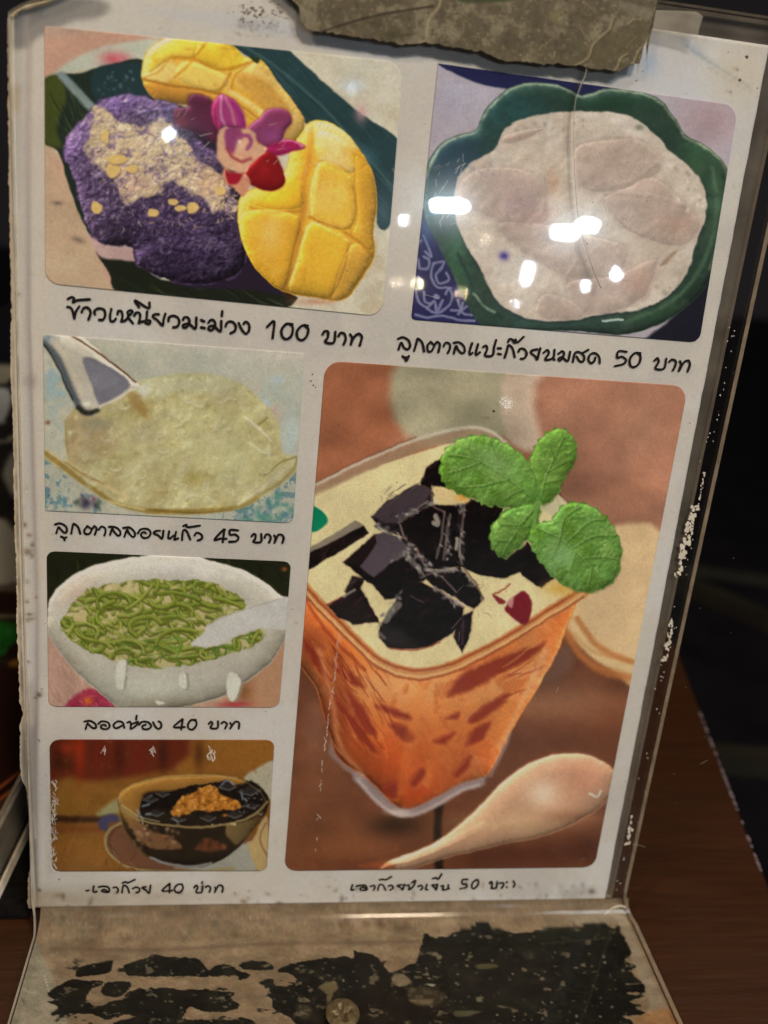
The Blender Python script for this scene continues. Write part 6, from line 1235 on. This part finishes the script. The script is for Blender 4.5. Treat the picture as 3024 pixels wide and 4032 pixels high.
MAT_RIM = mat_plain('grey_acrylic_rim', (.24, .22, .19), rough=.22, spec=.7, nscale=60, var=.3, bdist=.0002)
slab2('bottom_rim', -.055, .14, 0.0, .0105, -.0012, .0004, MAT_RIM)
slab2('rim_edge', -.055, .14, .0008, .0026, .0023, .0030, MAT_EDGE); slab2('rim_edge', -.055, .14, .0095, .0104, .0005, .0009, MAT_EDGE)

# ================================================================== LAMPS ACROSS THE ROOM (their mirror images show in the clear panel)
def emis(name, c, s):
    m, nt, pb = newmat(name); nt.nodes.remove(pb); e = N(nt, 'ShaderNodeEmission'); e.inputs[0].default_value = (*c, 1); e.inputs[1].default_value = s
    nt.links.new(e.outputs[0], nt.nodes['Material Output'].inputs[0]); return m
MAT_HOUSE = mat_plain('white_lamp_housing', (.5, .5, .48), rough=.4, nscale=20, var=.05, bdist=0)
PANP = C0 + CN * 1.9 * MM
def mirror_dir(x, y):
    Wd = hit(x, y, PANP, CN); d_ = Wd - CAMP; d_ = d_ / np.linalg.norm(d_); return Wd, d_ - 2 * (d_ @ CN) * CN
LD = 7.0
def frame_of(z):
    z = z / np.linalg.norm(z); x = np.cross(ZUP, z); x /= np.linalg.norm(x); return x, np.cross(z, x), z
def downlight(x, y, dia, col, s, lab):
    W0, r = mirror_dir(x * D, y * D); c = W0 + r * LD; X_, Y_, Z_ = frame_of(W0 - c); R = dia / 1835 * LD / 2
    t = thing('spot_lamp', lab, 'lamp', 'lamps across the room', loc=tuple(c))
    n_ = 20; ring = [(X_ * math.cos(2 * math.pi * k / n_) + Y_ * math.sin(2 * math.pi * k / n_)) for k in range(n_)]
    mesh('lamp_face', [c + R * q_ for q_ in ring], [tuple(range(n_))], emis('lamp_glow', col, s), t)
    V_ = []; F_ = []
    for rr2, zz in ((1.0, .004), (1.25, .010), (1.35, 0), (1.35, -.05), (.6, -.09)): V_ += [c + q_ * R * rr2 + Z_ * zz for q_ in ring]
    for j_ in range(4): F_ += [(j_ * n_ + k, j_ * n_ + (k + 1) % n_, (j_ + 1) * n_ + (k + 1) % n_, (j_ + 1) * n_ + k) for k in range(n_)]
    F_.append(tuple(4 * n_ + k for k in range(n_))); mesh('lamp_housing', V_, F_, MAT_HOUSE, t)
CW, WW = (.82, .93, 1.0), (1.0, .86, .62)
for x, y, dia, col, s, lab in [(365, 290, 9, CW, 1400, 'cool spot lamp hanging alone at the far side'), (871, 477, 7, CW, 900, 'cool spot lamp left of the tube lamps'), (902, 614, 7, WW, 800, 'bright warm spot lamp low in its row'), (858, 610, 7, WW, 200, 'dim warm spot lamp beside the bright warm one'), (996, 634, 7, WW, 420, 'warm spot lamp at the end of the low row'),
        (1053, 516, 7, WW, 160, 'faint warm spot lamp below the tubes'), (1145, 575, 8, CW, 800, 'upper cool spot lamp of the middle trio'), (1137, 606, 8, CW, 1300, 'brightest cool spot lamp of the middle trio'), (1114, 653, 7, CW, 420, 'lowest cool spot lamp of the middle trio'), (1265, 617, 8, CW, 460, 'dim cool spot lamp near the right'), (1331, 592, 9, CW, 1500, 'bright cool spot lamp farthest right'), (1095, 870, 16, CW, 14, 'very faint lamp low down'), (760, 195, 16, CW, 8, 'faint lamp high up')]:
    downlight(x, y, dia * .5, col, s * 2.3, lab)
def tube(xa, ya, xb, yb, wd, s, lab):
    Wa, ra = mirror_dir(xa * D, ya * D); Wb, rb = mirror_dir(xb * D, yb * D); a = Wa + ra * LD; b = Wb + rb * LD; m_ = (a + b) / 2
    t = thing('tube_lamp', lab, 'lamp', 'lamps across the room', loc=tuple(m_)); ax_ = (b - a); Ln = np.linalg.norm(ax_); ax_ /= Ln; _, _, zf = frame_of(CAMP - m_); up = np.cross(ax_, zf); R = wd / 1835 * LD / 2
    n_ = 12; V_ = [P_ + R * (up * math.cos(2 * math.pi * k / n_) + zf * math.sin(2 * math.pi * k / n_)) for P_ in (a, b) for k in range(n_)]
    mesh('glass_tube', V_, [(k, (k + 1) % n_, n_ + (k + 1) % n_, n_ + k) for k in range(n_)], emis('tube_glow', (.80, .93, 1.0), s), t)
    V_ = [P_ + up * s1 * R * 1.6 - zf * s2 for P_ in (a - ax_ * .03, b + ax_ * .03) for s1, s2 in ((-1, R * 1.3), (1, R * 1.3), (1, R * 4), (-1, R * 4))]
    mesh('lamp_housing', V_, [(0, 1, 2, 3), (7, 6, 5, 4), (0, 4, 5, 1), (1, 5, 6, 2), (2, 6, 7, 3), (3, 7, 4, 0)], MAT_HOUSE, t)
tube(938, 443, 1005, 446, 9, 700, 'cool fluorescent tube lamp at the left of the two other tubes')
tube(1200, 501, 1240, 505, 9, 650, 'short cool tube lamp left of the crack in the reflection')
tube(1252, 485, 1288, 487, 9, 650, 'short cool tube lamp right of the crack in the reflection')
print('faces', sum(len(o.data.polygons) for o in scene.objects if o.type == 'MESH'))
